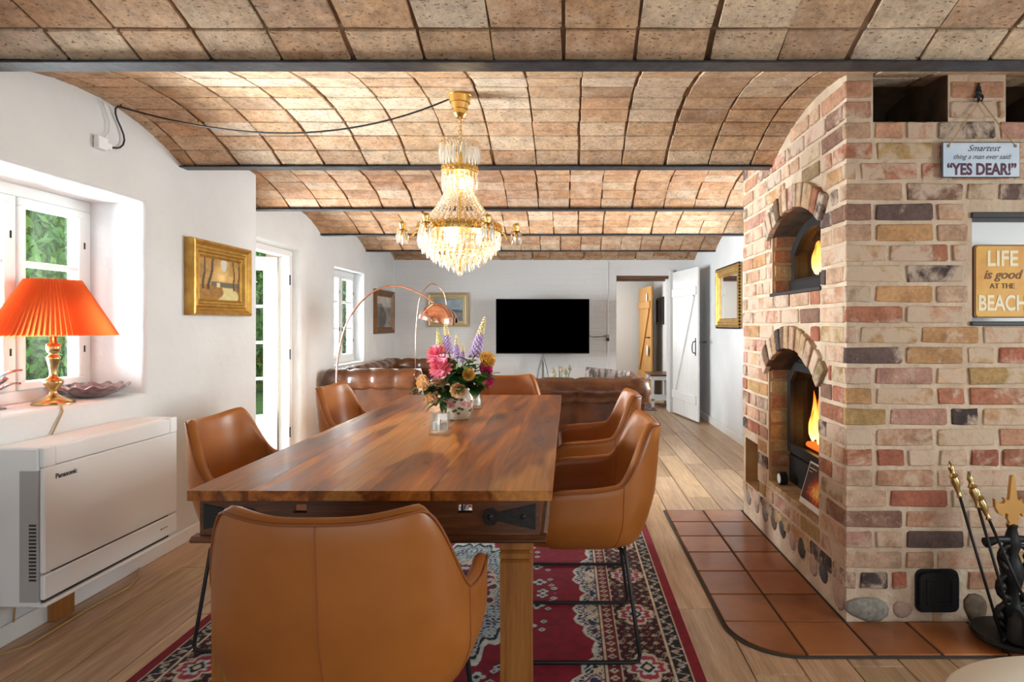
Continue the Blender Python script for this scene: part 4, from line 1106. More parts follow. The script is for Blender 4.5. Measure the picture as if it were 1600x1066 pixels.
chairs = [(-.492, 1.485, 0.03, 'tan leather tub chair at the near table end, back to the viewer'),
          (-1.168, 2.51, -PI / 2 + .02, 'tan leather tub chair beside the white heat pump'),
          (-1.178, 3.74, -PI / 2 - .03, 'tan leather tub chair in front of the glazed garden door'),
          (.042, 2.43, PI / 2, 'tan leather tub chair nearest the fireplace, on the rug edge'),
          (.078, 3.33, PI / 2, 'tan leather tub chair behind another, nearer the brown sofa'),
          (-.45, 4.23, PI + .02, 'tan leather tub chair at the far table end behind the flowers')]
for i, (x, y, rz, lab) in enumerate(chairs):
    o = ch0 if i == 0 else copy_tree(ch0)
    o.location = (x, y, .0105); o.rotation_euler = (0, 0, rz); tag(o, lab, 'chair', 'tan leather dining chairs')

# ================================================================== SOFAS
def make_sofa(name, W, label, seats):
    t = thing(name, (0, 0, 0), 0, label, 'sofa', 'brown leather chesterfield sofas')
    R_ = .118; zc = .675; D = .92; L = X['chesterfield']
    def roll(p0, p1, nseam, ph=0):
        p0, p1 = Vector(p0), Vector(p1); ax = (p1 - p0).normalized(); side = ax.cross(Vector((0, 0, 1))); mb = MB(); N = nseam * 8
        def f(u, v):
            w = abs(math.sin(PI * u * nseam)) ** .4; r = R_ * (.87 + .13 * w) * (.985 + .015 * math.sin(37 * u + 5 * v)); a = 2 * PI * v
            return p0 + (p1 - p0) * u + side * (r * math.cos(a)) + Vector((0, 0, r * math.sin(a)))
        mb.grid(f, N, 20, cv=True)
        b = len(mb.v); mb.v += [tuple(p0 - ax * .01), tuple(p1 + ax * .01)]
        for k in range(20): mb.f += [(b, (k + 1) % 20, k), (b + 1, N * 20 + k, N * 20 + (k + 1) % 20)]
        return mb
    roll((-W / 2 + .02, .13, zc), (W / 2 - .02, .13, zc), int(W / .26)).build('back_roll', L, t, smooth='all')
    # outer back panel with upright seams
    npn = int(W / .26)
    mb = MB(); mb.grid(lambda u, v: (-W / 2 + .05 + (W - .10) * u, .075 - .012 * abs(math.sin(PI * u * npn)) ** .5, .10 + .50 * v), npn * 6, 6); mb.build('back_panel', L, t, smooth='all')
    MB().cspan((-W / 2 + .05, .085, .10), (W / 2 - .05, .24, .70), .02).build('back_body', L, t)
    for s in (-1, 1):
        x = s * (W / 2 - .115)
        roll((x, .03, zc), (x, D, zc), 4).build('arm_roll', L, t, smooth='all')
        MB().cspan((x - .075, .10, .10), (x + .075, D - .015, .62), .02).build('arm_body', L, t)
        mb = MB(); sp_ = [(.10 * (1 - .75 * i / 40) * math.cos(i * .35), .10 * (1 - .75 * i / 40) * math.sin(i * .35)) for i in range(41)]
        mb.tube([(x + a, D + .012, zc + b) for a, b in sp_], .006, 6).build('scroll', L, t, smooth='all')
        MB().cspan((x - .07, D - .01, .11), (x + .07, D + .012, .56), .008).build('arm_front', L, t)
        for yy in (.12, D - .07): MB().lathe([(.022, 0), (.035, .04), (.028, .08), (.035, .105)], 12, (x, yy, 0)).build('foot', X['sofawood'], t, smooth=40)
    n = seats; w = (W - .40) / n
    for i in range(n):
        c = -W / 2 + .20 + w * (i + .5)
        MB().cbox((c, .57, .40), (w - .01, .66, .16), .035).build('seat_cushion', L, t, smooth=60)
        mb = MB(); mb.grid(lambda u, v: (c - w / 2 + w * u, .30 - .06 * v - .03 * math.sin(PI * u) ** .6, .47 + .26 * v), 8, 6); mb.build('tufted_back', L, t, smooth='all')
    MB().cspan((-W / 2 + .15, .12, .10), (W / 2 - .15, D - .02, .33), .015).build('seat_base', L, t)
    return t
sofa1 = make_sofa('chesterfield_sofa', 1.80, 'brown leather chesterfield sofa seen from behind, beyond the dining table', 2); sofa1.location = (-.235, 4.90, 0)
sofa2 = make_sofa('chesterfield_sofa', 2.10, 'brown leather chesterfield sofa along the window wall, arm towards the viewer', 3); sofa2.location = (-2.38, 6.95, 0); sofa2.rotation_euler = (0, 0, -PI / 2)
def cushion(name, loc, rot, s, m, label, group=None):
    mb = MB()
    def f(u, v):
        x, y = 2 * u - 1, 2 * v - 1; return x, y
    n = 10
    for sg in (-1, 1):
        mb.grid(lambda u, v: (s * (2 * u - 1) * (1 - .06 * (2 * v - 1) ** 2 * 0), sg * .075 * max(0, (1 - abs(2 * u - 1) ** 2.4) * (1 - abs(2 * v - 1) ** 2.4)) ** .5, s * (2 * v - 1) + s), n, n)
    o = mb.build(name, m, None, smooth='all', loc=loc, rot=rot); tag(o, label, 'cushion', group); return o
pilm = mat('white_linen', (.74, .73, .72), .9, bscale=30, bstr=.2)
cushion('scatter_cushion', (-1.93, 6.36, .475), (.42, 0.06, .35), .165, pilm, 'white linen cushion on the window sofa, leaning on its near arm')
cushion('scatter_cushion', (-1.62, 6.46, .475), (.40, -.08, -.15), .155, mat('pale_print_linen', (.68, .68, .72), .9, col2=(.80, .78, .74), nscale=14), 'pale patterned cushion on the window sofa, nearer its front')
leafpr = mat('leaf_print_linen', (.22, .17, .16), .9, col2=(.06, .055, .045), nscale=9, nstretch=(3, 1, .6), lo=.5, hi=.56)
cushion('scatter_cushion', (.30, 5.40, .47), (.25, .10, .06), .19, leafpr, 'grey brown cushion with leaf print showing above the sofa back')
# ================================================================== LIVING-ROOM THINGS
tv = thing('television', (-.34, 8.2, 0), 0, 'large black flat television on a slim floor stand', 'television')
MB().cspan((-.62, -.02, .83), (.62, .022, 1.558), .006).build('casing', X['matblack'], tv)
MB().span((-.612, -.0225, .842), (.612, -.0202, 1.550)).build('screen', X['black'], tv)
stm = mat('grey_steel', (.30, .31, .32), .4, .7)
MB().tube([(0, .05, 1.15), (0, .05, .40), (0, .05, .12)], .016, 10).build('pole', stm, tv)
for a in (-2.2, -.95, PI / 2): MB().tube([(0, .05, .80 if a < 0 else .5), (.20 * math.cos(a) * .45, .05 + .1 * math.sin(a), .62 if a < 0 else .3), (.26 * math.cos(a), .05 + .26 * math.sin(a), .012)], .013, 8).build('leg', stm, tv)
MB().tube([(.55, .03, 1.10), (.68, .30, 1.045), (.80, .385, 1.05), (.86, .39, 1.06)], .005, 6).build('power_cable', X['cabled'], tv)
so = thing('wall_socket', (.548, YB - .001, 0), 0, 'grey wall socket on a white cable duct right of the television', 'socket')
MB().cspan((-.022, -.03, .985), (.022, .0, 1.075), .004).build('socket_body', X['greyplastic'], so)
MB().cspan((-.008, -.012, .08), (.008, 0, .985), .003).cspan((-.008, -.012, 1.075), (.008, 0, 2.09), .003).build('cable_duct', X['whiteplastic'], so)
MB().cspan((-.018, -.05, .99), (.018, -.03, 1.03), .004).build('plug', X['matblack'], so)

ct = thing('coffee_table', (-.35, 6.75, 0), 0, 'low wooden coffee table between the two sofas', 'table')
MB().cspan((-.55, -.32, .40), (.55, .32, .44), .006).build('table_top', X['apron'], ct)
for x in (-.5, .5):
    for y in (-.27, .27): MB().cspan((x - .03, y - .03, 0), (x + .03, y + .03, .40), .004).build('leg', X['apron'], ct)
pt = thing('potted_artichokes', (-.09, 6.62, .441), 0, 'dried artichoke-like heads in a bowl, peeking over the sofa back', 'plant')
MB().lathe([(.05, 0), (.10, .03), (.13, .09), (.12, .10), (.09, .04), (.0, .02)], 20).build('bowl', X['greyplastic'], pt, smooth=40)
budm = mat('bud_green', (.22, .24, .12), .7, col2=(.34, .20, .17), nscale=12)
rq = random.Random(21)
for i in range(7):
    x, y, h = rq.uniform(-.11, .11), rq.uniform(-.07, .07), rq.uniform(.18, .30)
    st = MB().tube([(x * .3, y * .3, .04), (x, y, h)], .006, 5).build('stalk', X['stem'], pt); mb = MB()
    for k in range(4):
        for j in range(6):
            a = 2 * PI * j / 6 + k * .5; r = .030 - .005 * k; z = h + .014 * k
            mb.add([(x + r * .5 * math.cos(a - .5), y + r * .5 * math.sin(a - .5), z), (x + r * .5 * math.cos(a + .5), y + r * .5 * math.sin(a + .5), z), (x + r * math.cos(a), y + r * math.sin(a), z + .035)], [(0, 1, 2)])
    mb.ball((x, y, h + .02), .022, 8, 5).build('bud', budm, pt, smooth='all')

def arc_lamp(loc, pts, rs, shade_c, rad, tilt, label, base_r=.13):
    t = thing('arc_floor_lamp', loc, 0, label, 'floor lamp', 'copper arc floor lamps')
    MB().lathe([(base_r, 0), (base_r, .02), (base_r - .01, .028), (.02, .032), (.014, .05)], 28).build('base', X['copper'], t, smooth=40)
    # Catmull-Rom through pts
    P = [Vector(p) for p in pts]; Q = [P[0] * 2 - P[1]] + P + [P[-1] * 2 - P[-2]]; out = []
    for i in range(1, len(Q) - 2):
        for k in range(8):
            u = k / 8; a, b, c, d = Q[i - 1], Q[i], Q[i + 1], Q[i + 2]
            out.append(.5 * ((2 * b) + (c - a) * u + (2 * a - 5 * b + 4 * c - d) * u * u + (3 * b - a - 3 * c + d) * u ** 3))
    out.append(P[-1]); MB().tube(out, rs, 8).build('arc_pole', X['copper'], t, smooth='all')
    rm = Euler(tilt)
    mb = MB(); mb.lathe([(.012, rad + .012), (.03, rad + .006), (.04, rad - .003)] + [(rad * math.sin(a), rad * math.cos(a)) for a in [math.radians(d) for d in range(18, 91, 6)]] + [(rad * .985 * math.sin(a), rad * .985 * math.cos(a)) for a in [math.radians(d) for d in range(90, 17, -6)]] + [(.03, rad * .90)], 32)
    sh = mb.build('shade', X['copper'], t, smooth=50, loc=shade_c, rot=rm)
    MB().ball((0, 0, rad * .42), .032, 12, 8).build('bulb', mat('lit_bulb', (1, 1, 1), .5, emit=(1, .82, .58), estr=14), t, smooth='all', loc=shade_c, rot=rm)
    p = point('lamp_light', Vector(loc) + Vector(shade_c) + Vector((0, 0, .03)), 3.2, (1, .80, .55), .03)
    return t
arc_lamp((-2.14, 5.70, 0), [(0, 0, .03), (.0, 0, .6), (.02, 0, .95), (.12, .0, 1.28), (.32, 0, 1.51), (.55, 0, 1.575), (.78, 0, 1.50), (.90, .0, 1.415)], .009, (.92, 0, 1.245), .165, (0, .22, 0), 'large copper arc floor lamp curving over from beside the window sofa')
arc_lamp((-1.87, 7.55, 0), [(0, 0, .03), (.0, 0, .8), (.01, 0, 1.2), (.06, .0, 1.55), (.20, 0, 1.715), (.34, 0, 1.62), (.385, 0, 1.45)], .006, (.37, 0, 1.26), .150, (0, .15, 0), 'slimmer copper arc floor lamp in the far corner behind the sofa', .11)

# ================================================================== PICTURES
def picture(name, label, mapf, w, h, fw, depth, art, mfr, prof, nu=48, nv=40):
    """framed picture: mapf(u, v, d) -> world point, u along, v up from the lower edge, d out of the wall"""
    t = thing(name, mapf(w / 2, 0, 0), 0, label, 'picture' if 'mirror' not in name else 'mirror')
    for side in range(4):
        mb = MB(); n = len(prof)
        c = [(0, 0), (w, 0), (w, h), (0, h)]; a, b = c[side], c[(side + 1) % 4]
        ins = [((1, 1), (-1, 1)), ((-1, 1), (-1, -1)), ((-1, -1), (1, -1)), ((1, -1), (1, 1))][side]
        for (e, (sx, sy)) in ((a, ins[0]), (b, ins[1])):
            for q, d in prof: mb.v.append(mapf(e[0] + sx * q * fw, e[1] + sy * q * fw, d * depth))
        for k in range(n):
            l = (k + 1) % n; mb.f.append((k, l, n + l, n + k))
        mb.f += [tuple(range(n)), tuple(range(2 * n - 1, n - 1, -1))]
        mb.build('frame_rail', mfr, t, smooth=35, world=True)
    o, eu, ev = Vector(mapf(fw * .9, fw * .9, depth * .32)), Vector(mapf(w - fw * .9, fw * .9, depth * .32)), Vector(mapf(fw * .9, h - fw * .9, depth * .32))
    if callable(art): color_grid('canvas', X['canvas'], art, o, eu - o, ev - o, nu, nv, t, world=True)
    else:
        mb = MB().add([mapf(fw * .9, fw * .9, depth * .32), mapf(w - fw * .9, fw * .9, depth * .32), mapf(w - fw * .9, h - fw * .9, depth * .32), mapf(fw * .9, h - fw * .9, depth * .32)], [(0, 1, 2, 3)])
        mb.build('mirror_glass', art, t, world=True)
    return t
PROF = [(0, 0), (0, .7), (.06, .95), (.16, 1.0), (.26, .88), (.36, .62), (.46, .58), (.58, .74), (.68, .70), (.76, .45), (.86, .45), (.92, .55), (1.0, .38), (1.0, 0)]
def art_autumn(U, V):
    n1, n2, n3 = vnoise(U + 1, V, 9, 1), vnoise(U, V + 2, 24, 2), vnoise(U + 3, V, 5, 4)
    r, g, b = .20 + .22 * n1 + .08 * n2, .115 + .12 * n1 + .05 * n2, .03 + .04 * n1
    gl = np.exp(-((U - .55) ** 2 / .03 + (V - .55) ** 2 / .05)); r += .30 * gl; g += .26 * gl; b += .15 * gl
    sk = (np.exp(-((U - .60) ** 2 / .006 + (V - .88) ** 2 / .04)) > .45); r = np.where(sk, .42, r); g = np.where(sk, .47, g); b = np.where(sk, .48, b)
    gr = (V < .36); r = np.where(gr, .17 + .14 * n2, r); g = np.where(gr, .085 + .07 * n2, g); b = np.where(gr, .018, b)
    cx = .60 + .12 * np.sin(V * 9); wt = (V < .33) & (np.abs(U - cx - .05) < .13 + .35 * (.33 - V)) & (V < .33 - .02 * n3) & (U > .38)
    r = np.where(wt, .42 + .1 * n2, r); g = np.where(wt, .38 + .08 * n2, g); b = np.where(wt, .22, b)
    wood = (np.abs(V - .40) < .05) & (U > .3); r = np.where(wood, .10, r); g = np.where(wood, .09, g); b = np.where(wood, .06, b)
    for x0, sl, w in ((.10, .08, .022), (.20, .16, .028), (.86, -.03, .018), (.95, .02, .014)):
        tr = (np.abs(U - x0 - sl * V - .012 * np.sin(V * 12)) < w * (1.25 - .5 * V)) & (V > .26); r = np.where(tr, .045, r); g = np.where(tr, .028, g); b = np.where(tr, .018, b)
    br = (np.abs(U - .47) < .045) & (np.abs(V - .37) < .05); r = np.where(br, .5, r); g = np.where(br, .45, g); b = np.where(br, .33, b)
    return r * 1.35, g * 1.3, b * 1.15
picture('gilt_framed_painting', 'gilt framed oil painting of autumn trees by a stream, left wall', lambda u, v, d: (XL1 + .002 + d, 3.455 + u, 1.272 + v), .64, .44, .098, .055, art_autumn, X['giltwood'], PROF, 64, 48)
brownfr = mat('brown_wood_frame', (.22, .10, .03), .4, .2, col2=(.14, .06, .02), nscale=12)
def art_grey(U, V):
    n1, n2 = vnoise(U, V, 7, 6), vnoise(U, V, 20, 7); k = .12 + .25 * n1 + .08 * n2 + .18 * (V > .65)
    k = np.where((U < .45 + .2 * np.sin(V * 5)) & (V < .75), k * .45, k); return k * 1.05, k * .96, k * .85
picture('brown_framed_painting', 'upright brown framed grey landscape right of the sofa window', lambda u, v, d: (XL2 + .002 + d, 7.66 + u, 1.10 + v), .80, .565, .085, .045, art_grey, brownfr, PROF, 32, 30)
palegold = mat('pale_gilt_frame', (.58, .46, .27), .45, .35)
def art_sea(U, V):
    n1, n2 = vnoise(U, V, 6, 9), vnoise(U + 2, V, 18, 10); r, g, b = .22 + .2 * n1, .30 + .2 * n1, .36 + .2 * n1
    l = V < .42; r = np.where(l, .16 + .12 * n2, r); g = np.where(l, .19 + .12 * n2, g); b = np.where(l, .21 + .1 * n2, b)
    h = (np.abs(V - .44) < .05 + .06 * (n1 - .5)); r = np.where(h, .10, r); g = np.where(h, .14, g); b = np.where(h, .18, b)
    t = (np.abs(U - .2) < .05 * (1 - V)) & (V > .4) & (V < .8); r = np.where(t, .07, r); g = np.where(t, .09, g); b = np.where(t, .12, b)
    return r, g, b
picture('pale_framed_painting', 'pale gilt framed blue seascape on the end wall behind the copper lamps', lambda u, v, d: (-1.95 + u, YB - .002 - d, 1.185 + v), .565, .475, .085, .04, art_sea, palegold, PROF, 36, 30)
mirm = mat('mirror', (.92, .93, .92), .02, 1.0)
mi = picture('gilt_wall_mirror', 'mirror in a gilt frame edged with black beads, right wall', lambda u, v, d: (XR - .002 - d, 7.20 - u, 1.185 + v), .96, .66, .10, .05, mirm, X['giltwood'], PROF)
mb = MB()
for i in range(28):
    for v in (0, .66): mb.ball((XR - .03 - mi.location.x, 7.20 - .96 * i / 27 - mi.location.y, 1.185 + v - mi.location.z), .015, 6, 4)
for i in range(1, 20):
    for u in (0, .96): mb.ball((XR - .03 - mi.location.x, 7.20 - u - mi.location.y, 1.185 + .66 * i / 20 - mi.location.z), .015, 6, 4)
bd = mb.build('beaded_edge', X['wroughtiron'], mi, smooth='all'); bd['kind'] = 'stuff'
picture('dark_hall_picture', 'dark framed picture on the hall wall beside the ochre door', lambda u, v, d: (1.558 - d, 10.75 - u, 1.22 + v), .72, .45, .05, .03, lambda U, V: (.03 + .02 * vnoise(U, V, 8), .022 + .015 * vnoise(U, V, 8), .02 + 0 * U), X['sofawood'], PROF, 10, 10)
# hall things
ht = thing('hall_table', (1.36, 9.35, 0), 0, 'small white side table with brown top in the hall', 'table')
MB().cspan((-.16, -.32, .46), (.18, .32, .485), .004).build('table_top', X['apron'], ht)
MB().cspan((-.14, -.30, .40), (.17, .30, .46), .003).build('drawer_case', X['whitepaint'], ht)
MB().cspan((-.14, -.30, .10), (.17, .30, .125), .003).build('low_shelf', X['whitepaint'], ht)
for x in (-.12, .15):
    for y in (-.28, .28): MB().cspan((x - .02, y - .02, 0), (x + .02, y + .02, .40), .003).build('leg', X['whitepaint'], ht)
MB().ball((-.15, -.1, .43), .01, 8, 5).build('knob', X['iron'], ht)
hrug = thing('hall_rug', (.93, 9.25, 0), 0, 'small dark patterned rug on the hall floor beyond the doorway', 'rug')
color_grid('pile', X['rug'], lambda U, V: tuple(np.where(np.sin(U * 40 + 3 * np.sin(V * 25)) * np.sin(V * 50) > .1, a, b) for a, b in ((.30, .06), (.20, .035), (.17, .04))), (-.30, -.55, .007), (.62, 0, 0), (0, 1.1, 0), 30, 50, hrug)
MB().cspan((-.30, -.55, .0), (.32, .55, .006), .002).build('backing', X['darkgap'], hrug)
nm = MB().cspan((1.355, 10.43, 1.60), (1.349, 10.55, 1.74), .0005).build('paper_note', X['white']); tag(nm, 'white paper note pinned to the ochre door', 'note')
nm.location = (-.022, 0, 0)
pl = MB(); pl.prism([(.075 * math.cos(2 * PI * i / 20), .095 * math.sin(2 * PI * i / 20)) for i in range(20)], lambda u, v, t: (t, u, v), 0, .012)
po = pl.build('door_plaque', X['white'], loc=(1.318, 10.36, .78)); tag(po, 'oval white plaque hanging on the ochre door', 'plaque')
# ================================================================== CHANDELIER
CX, CY = -.492, 2.80
cz0 = 1.44; zt = vault(CY)[0] - .006
cl = thing('crystal_chandelier', (CX, CY, cz0), 0, 'gilt basket chandelier hung with crystal strands and drops above the table', 'chandelier')
Z = lambda z: z - cz0
MB().lathe([(.0, Z(zt - .105)), (.018, Z(zt - .104)), (.030, Z(zt - .088)), (.030, Z(zt - .068)), (.036, Z(zt - .066)), (.040, Z(zt - .040)), (.046, Z(zt - .038)), (.050, Z(zt - .008)), (.054, Z(zt - .004)), (.054, Z(zt))], 32).build('ceiling_cup', X['gold'], cl, smooth=30)
mb = MB()
for k in range(10):
    z = zt - .115 - .0175 * k; pts = [(.006 * math.cos(a) * (k % 2), .006 * math.cos(a) * (1 - k % 2), Z(z) + .011 * math.sin(a)) for a in [2 * PI * i / 10 for i in range(10)]]; mb.tube(pts, .0018, 5, closed=True)
mb.build('chain', X['gold'], cl, smooth='all')
MB().tube([(.004, 0, Z(zt - .1)), (.007, .004, Z(2.08)), (.002, -.004, Z(2.0)), (0, 0, Z(1.93))], .0022, 6).build('supply_cord', X['cableg'], cl, smooth='all')
MB().lathe([(0, Z(1.46)), (.006, Z(1.47)), (.006, Z(1.64)), (.02, Z(1.655)), (.006, Z(1.67)), (.006, Z(1.89)), (.03, Z(1.90)), (.022, Z(1.93)), (.012, Z(1.96)), (.016, Z(2.0)), (.006, Z(2.03)), (0, Z(2.04))], 14).build('centre_stem', X['gold'], cl, smooth=40)
def band(r, z0, z1, n, nm):
    mb = MB(); mb.lathe([(r - .002, Z(z0)), (r + .002, Z(z0)), (r + .003, Z((z0 + z1) / 2)), (r + .002, Z(z1)), (r - .002, Z(z1)), (r - .003, Z((z0 + z1) / 2)), (r - .002, Z(z0))], 48)
    for k in range(n):
        a = 2 * PI * k / n; mb.ball((r * 1.02 * math.cos(a), r * 1.02 * math.sin(a), Z((z0 + z1) / 2)), (z1 - z0) * .42, 6, 4, (.6, .6, 1))
        mb.ball((r * math.cos(a + .5 * 2 * PI / n), r * math.sin(a + .5 * 2 * PI / n), Z(z1)), (z1 - z0) * .28, 5, 4)
    return mb.build(nm, X['gold'], cl, smooth=40)
band(.077, 1.905, 1.930, 22, 'crown_ring'); band(.182, 1.632, 1.665, 40, 'main_ring')
def prism_me(L, w):
    mb = MB(); n = 6; pr = [(0, 0), (w * .45, -L * .06), (w * .55, -L * .14), (w * .25, -L * .19), (w, -L * .42), (w * .85, -L * .62), (0, -L)]
    mb.lathe(pr, n); mb.v = [(x, y * .6, z) for x, y, z in mb.v]; return mb.mesh('drop', X['crystal'])
D1, D2, D3, D4, D5 = prism_me(.085, .0075), prism_me(.070, .0075), prism_me(.062, .009), prism_me(.052, .0088), prism_me(.046, .0088)
def ring_drops(r, z, n, me, off=0, nm='crystal_drop'):
    for k in range(n):
        a = 2 * PI * k / n + off; link(nm, me, cl, (r * math.cos(a), r * math.sin(a), Z(z)), (0, 0, a + PI / 2))
# crown of curved wires with long drops
mb = MB()
for k in range(30):
    a = 2 * PI * k / 30; pts = [(.016 + .072 * t, Z(2.0) + .045 * math.sin(PI * .62 * t) + .0 * t) for t in [i / 8 for i in range(9)]]
    mb.tube([(r * math.cos(a), r * math.sin(a), z) for r, z in pts], .0014, 4)
mb.build('crown_wires', X['gold'], cl)
ring_drops(.091, 2.035, 30, D1); ring_drops(.056, 2.045, 16, D2, .1)
ring_drops(.079, 1.905, 22, D1)
# bead strands forming the tapering body
bead = MB(); 
for s in range(30):
    a = 2 * PI * s / 30; mb = MB(); n = 19
    for k in range(n):
        t = k / (n - 1); r = .052 + .126 * t ** 1.9; z = 1.885 - .222 * t
        w = .0056 + .0022 * t; c = Vector((r * math.cos(a), r * math.sin(a), Z(z)))
        mb.add([c + Vector(q) * w for q in ((1, 0, 0), (0, 1, 0), (-1, 0, 0), (0, -1, 0), (0, 0, 1.15), (0, 0, -1.15))], [(0, 1, 4), (1, 2, 4), (2, 3, 4), (3, 0, 4), (1, 0, 5), (2, 1, 5), (3, 2, 5), (0, 3, 5)])
    bs_ = mb.build('bead_strand', X['crystal'], cl)
    MB().tube([((.052 + .126 * t ** 1.9) * math.cos(a), (.052 + .126 * t ** 1.9) * math.sin(a), Z(1.885 - .222 * t)) for t in [i / 8 for i in range(9)]], .0013, 4).build('strand_wire', X['gold'], bs_)
# tiers of drops making the basket
for r, z, n, me in ((.184, 1.634, 46, D4), (.181, 1.606, 44, D5), (.166, 1.583, 40, D5), (.146, 1.563, 34, D5), (.120, 1.543, 28, D5), (.090, 1.524, 20, D5), (.058, 1.508, 13, D5), (.026, 1.495, 6, D5)): ring_drops(r, z, n, me, r * 7)
mb = MB()
for r, z in ((.181, 1.606), (.166, 1.584), (.146, 1.564), (.120, 1.544), (.090, 1.525), (.058, 1.509), (.026, 1.496)): mb.tube([(r * math.cos(2 * PI * k / 32), r * math.sin(2 * PI * k / 32), Z(z)) for k in range(32)], .002, 5, closed=True)
for k in range(6):
    a = PI * k / 3; mb.tube([(r * math.cos(a), r * math.sin(a), Z(z)) for r, z in ((.184, 1.634), (.181, 1.606), (.166, 1.584), (.146, 1.564), (.120, 1.544), (.090, 1.525), (.058, 1.509), (.026, 1.496))], .0016, 4)
mb.build('basket_hoops', X['gold'], cl)
MB().ball((0, 0, Z(1.452)), .013, 8, 6).build('finial', X['crystal'], cl)
for k in range(6):
    a = PI * k / 3 + .12; ca, sa = math.cos(a), math.sin(a)
    pts = [(r * ca, r * sa, Z(z)) for r, z in ((.180, 1.645), (.20, 1.635), (.215, 1.612), (.235, 1.602), (.250, 1.612), (.254, 1.635))]
    am = MB().tube(pts, [.005, .0055, .006, .006, .0055, .005], 8).build('arm', X['gold'], cl, smooth='all')
    MB().lathe([(.004, Z(1.63)), (.020, Z(1.638)), (.024, Z(1.646)), (.010, Z(1.648)), (.012, Z(1.66)), (.016, Z(1.672)), (.013, Z(1.682)), (.006, Z(1.683))], 14, (.254 * ca, .254 * sa, 0)).build('candle_cup', X['gold'], am, smooth=40)
    for j in range(7):
        b = 2 * PI * j / 7; link('arm_drop', D3, am, (.254 * ca + .022 * math.cos(b), .254 * sa + .022 * math.sin(b), Z(1.641)), (0, 0, b))
bulbm = mat('chandelier_bulb', (1, 1, 1), .4, emit=(1, .80, .50), estr=10)
for k, (x, y, z) in enumerate(((.012, -.018, 1.855), (.085, 0, 1.61), (-.042, .075, 1.61), (-.042, -.075, 1.61))):
    MB().ball((x, y, Z(z)), .016, 10, 8, (1, 1, 1.5)).build('bulb', bulbm, cl, smooth='all')
    point('chandelier_light', (CX + x, CY + y, z), 3.2 if k else 5.5, (1, .74, .42), .025)
# supply cable swagged across the vault
cb = thing('swagged_ceiling_cable', (-2.13, 2.99, 1.99), 0, 'black cable swagged from the left wall to the chandelier', 'cable')
pts = []
A, B = Vector((CX - .05, CY, zt - .02)), Vector((-2.115, 2.90, 2.245))
for i in range(25): t = i / 24; p = A.lerp(B, t); p.z -= .16 * 4 * t * (1 - t) * (1 - .25 * t); pts.append(p)
pts += [Vector((-2.13, 2.905, 2.235)), Vector((-2.135, 2.912, 2.215)), Vector((-2.138, 2.928, 2.19)), Vector((-2.137, 2.95, 2.16)), Vector((-2.135, 2.965, 2.13)), Vector((-2.135, 2.97, 2.105)), Vector((-2.135, 2.962, 2.082)), Vector((-2.137, 2.945, 2.064)), Vector((-2.138, 2.925, 2.055)), Vector((-2.142, 2.90, 2.05))]
MB().tube(pts, .0042, 6).build('cord', X['cabled'], cb, smooth='all', world=True)
MB().tube([(-2.10, 2.90, 2.262), (-2.10, 2.90, 2.245), (-2.108, 2.90, 2.238)], .003, 5).build('hook', X['iron'], cb, world=True)
jb = thing('junction_box', (-2.148, 2.82, 2.02), 0, 'small white junction box high on the left wall', 'junction box')
MB().cspan((0, -.03, 0), (.028, .03, .058), .004).build('box', X['whiteplastic'], jb)
MB().cspan((.0, .03, .012), (.02, .065, .042), .003).build('socket_plug', X['whiteplastic'], jb)
MB().tube([(.012, .02, .058), (.012, .05, .09), (.012, .055, .14), (.012, .03, .19), (.012, .01, .222)], .0028, 6).build('lead', X['cablew'], jb, smooth='all')

# ================================================================== WINDOW SILL: lamp, bowl, ornament
lp = thing('table_lamp', (-2.268, 2.72, .871), 0, 'brass table lamp with pleated orange shade on the window sill', 'lamp')
MB().lathe([(.078, 0), (.078, .006), (.070, .014), (.050, .024), (.030, .032), (.018, .040), (.014, .055), (.020, .068), (.034, .085), (.038, .096), (.030, .108), (.016, .118), (.013, .135), (.017, .165), (.024, .195), (.026, .205), (.018, .212), (.014, .222), (.022, .228), (.026, .240), (.026, .262), (.014, .268), (.010, .30), (0, .30)], 36).build('base', X['brass'], lp, smooth=85)
def m_shade():
    m = bpy.data.materials.new('orange_pleated_fabric'); m.use_nodes = True; nt = m.node_tree; bs = nt.nodes['Principled BSDF']; out = nt.nodes['Material Output']
    bs.inputs['Base Color'].default_value = (.52, .085, .015, 1); bs.inputs['Roughness'].default_value = .8
    tl = nd(nt, 'ShaderNodeBsdfTranslucent'); tl.inputs[0].default_value = (.95, .24, .055, 1)
    mx = nd(nt, 'ShaderNodeMixShader'); mx.inputs[0].default_value = .24
    nt.links.new(bs.outputs[0], mx.inputs[1]); nt.links.new(tl.outputs[0], mx.inputs[2]); nt.links.new(mx.outputs[0], out.inputs[0]); return m
mb = MB(); NP = 72
def shade(u, v):
    a = 2 * PI * u; k = (int(round(u * NP * 2)) % 2); r = .096 + (.224 - .096) * v; r += (.5 - k) * (.010 + .016 * v); return (r * math.cos(a), r * math.sin(a), .545 - .245 * v)
mb.grid(shade, NP * 2, 6, cu=True); mb.build('pleated_shade', m_shade(), lp)
MB().tube([(0, 0, .30), (0, 0, .36)], .012, 8).build('lamp_holder', X['gold'], lp)
MB().ball((0, 0, .40), .028, 10, 8, (1, 1, 1.3)).build('bulb', mat('lamp_bulb', (1, 1, 1), .5, emit=(1, .7, .35), estr=6), lp, smooth='all')
mb = MB()
for a in (0, 2.094, 4.189): mb.tube([(0.0, 0, .50), (.094 * math.cos(a), .094 * math.sin(a), .54)], .0016, 4)
mb.build('shade_carrier', X['brass'], lp)
point('table_lamp_light', (-2.268, 2.72, 1.28), 2.0, (1, .62, .28), .03)
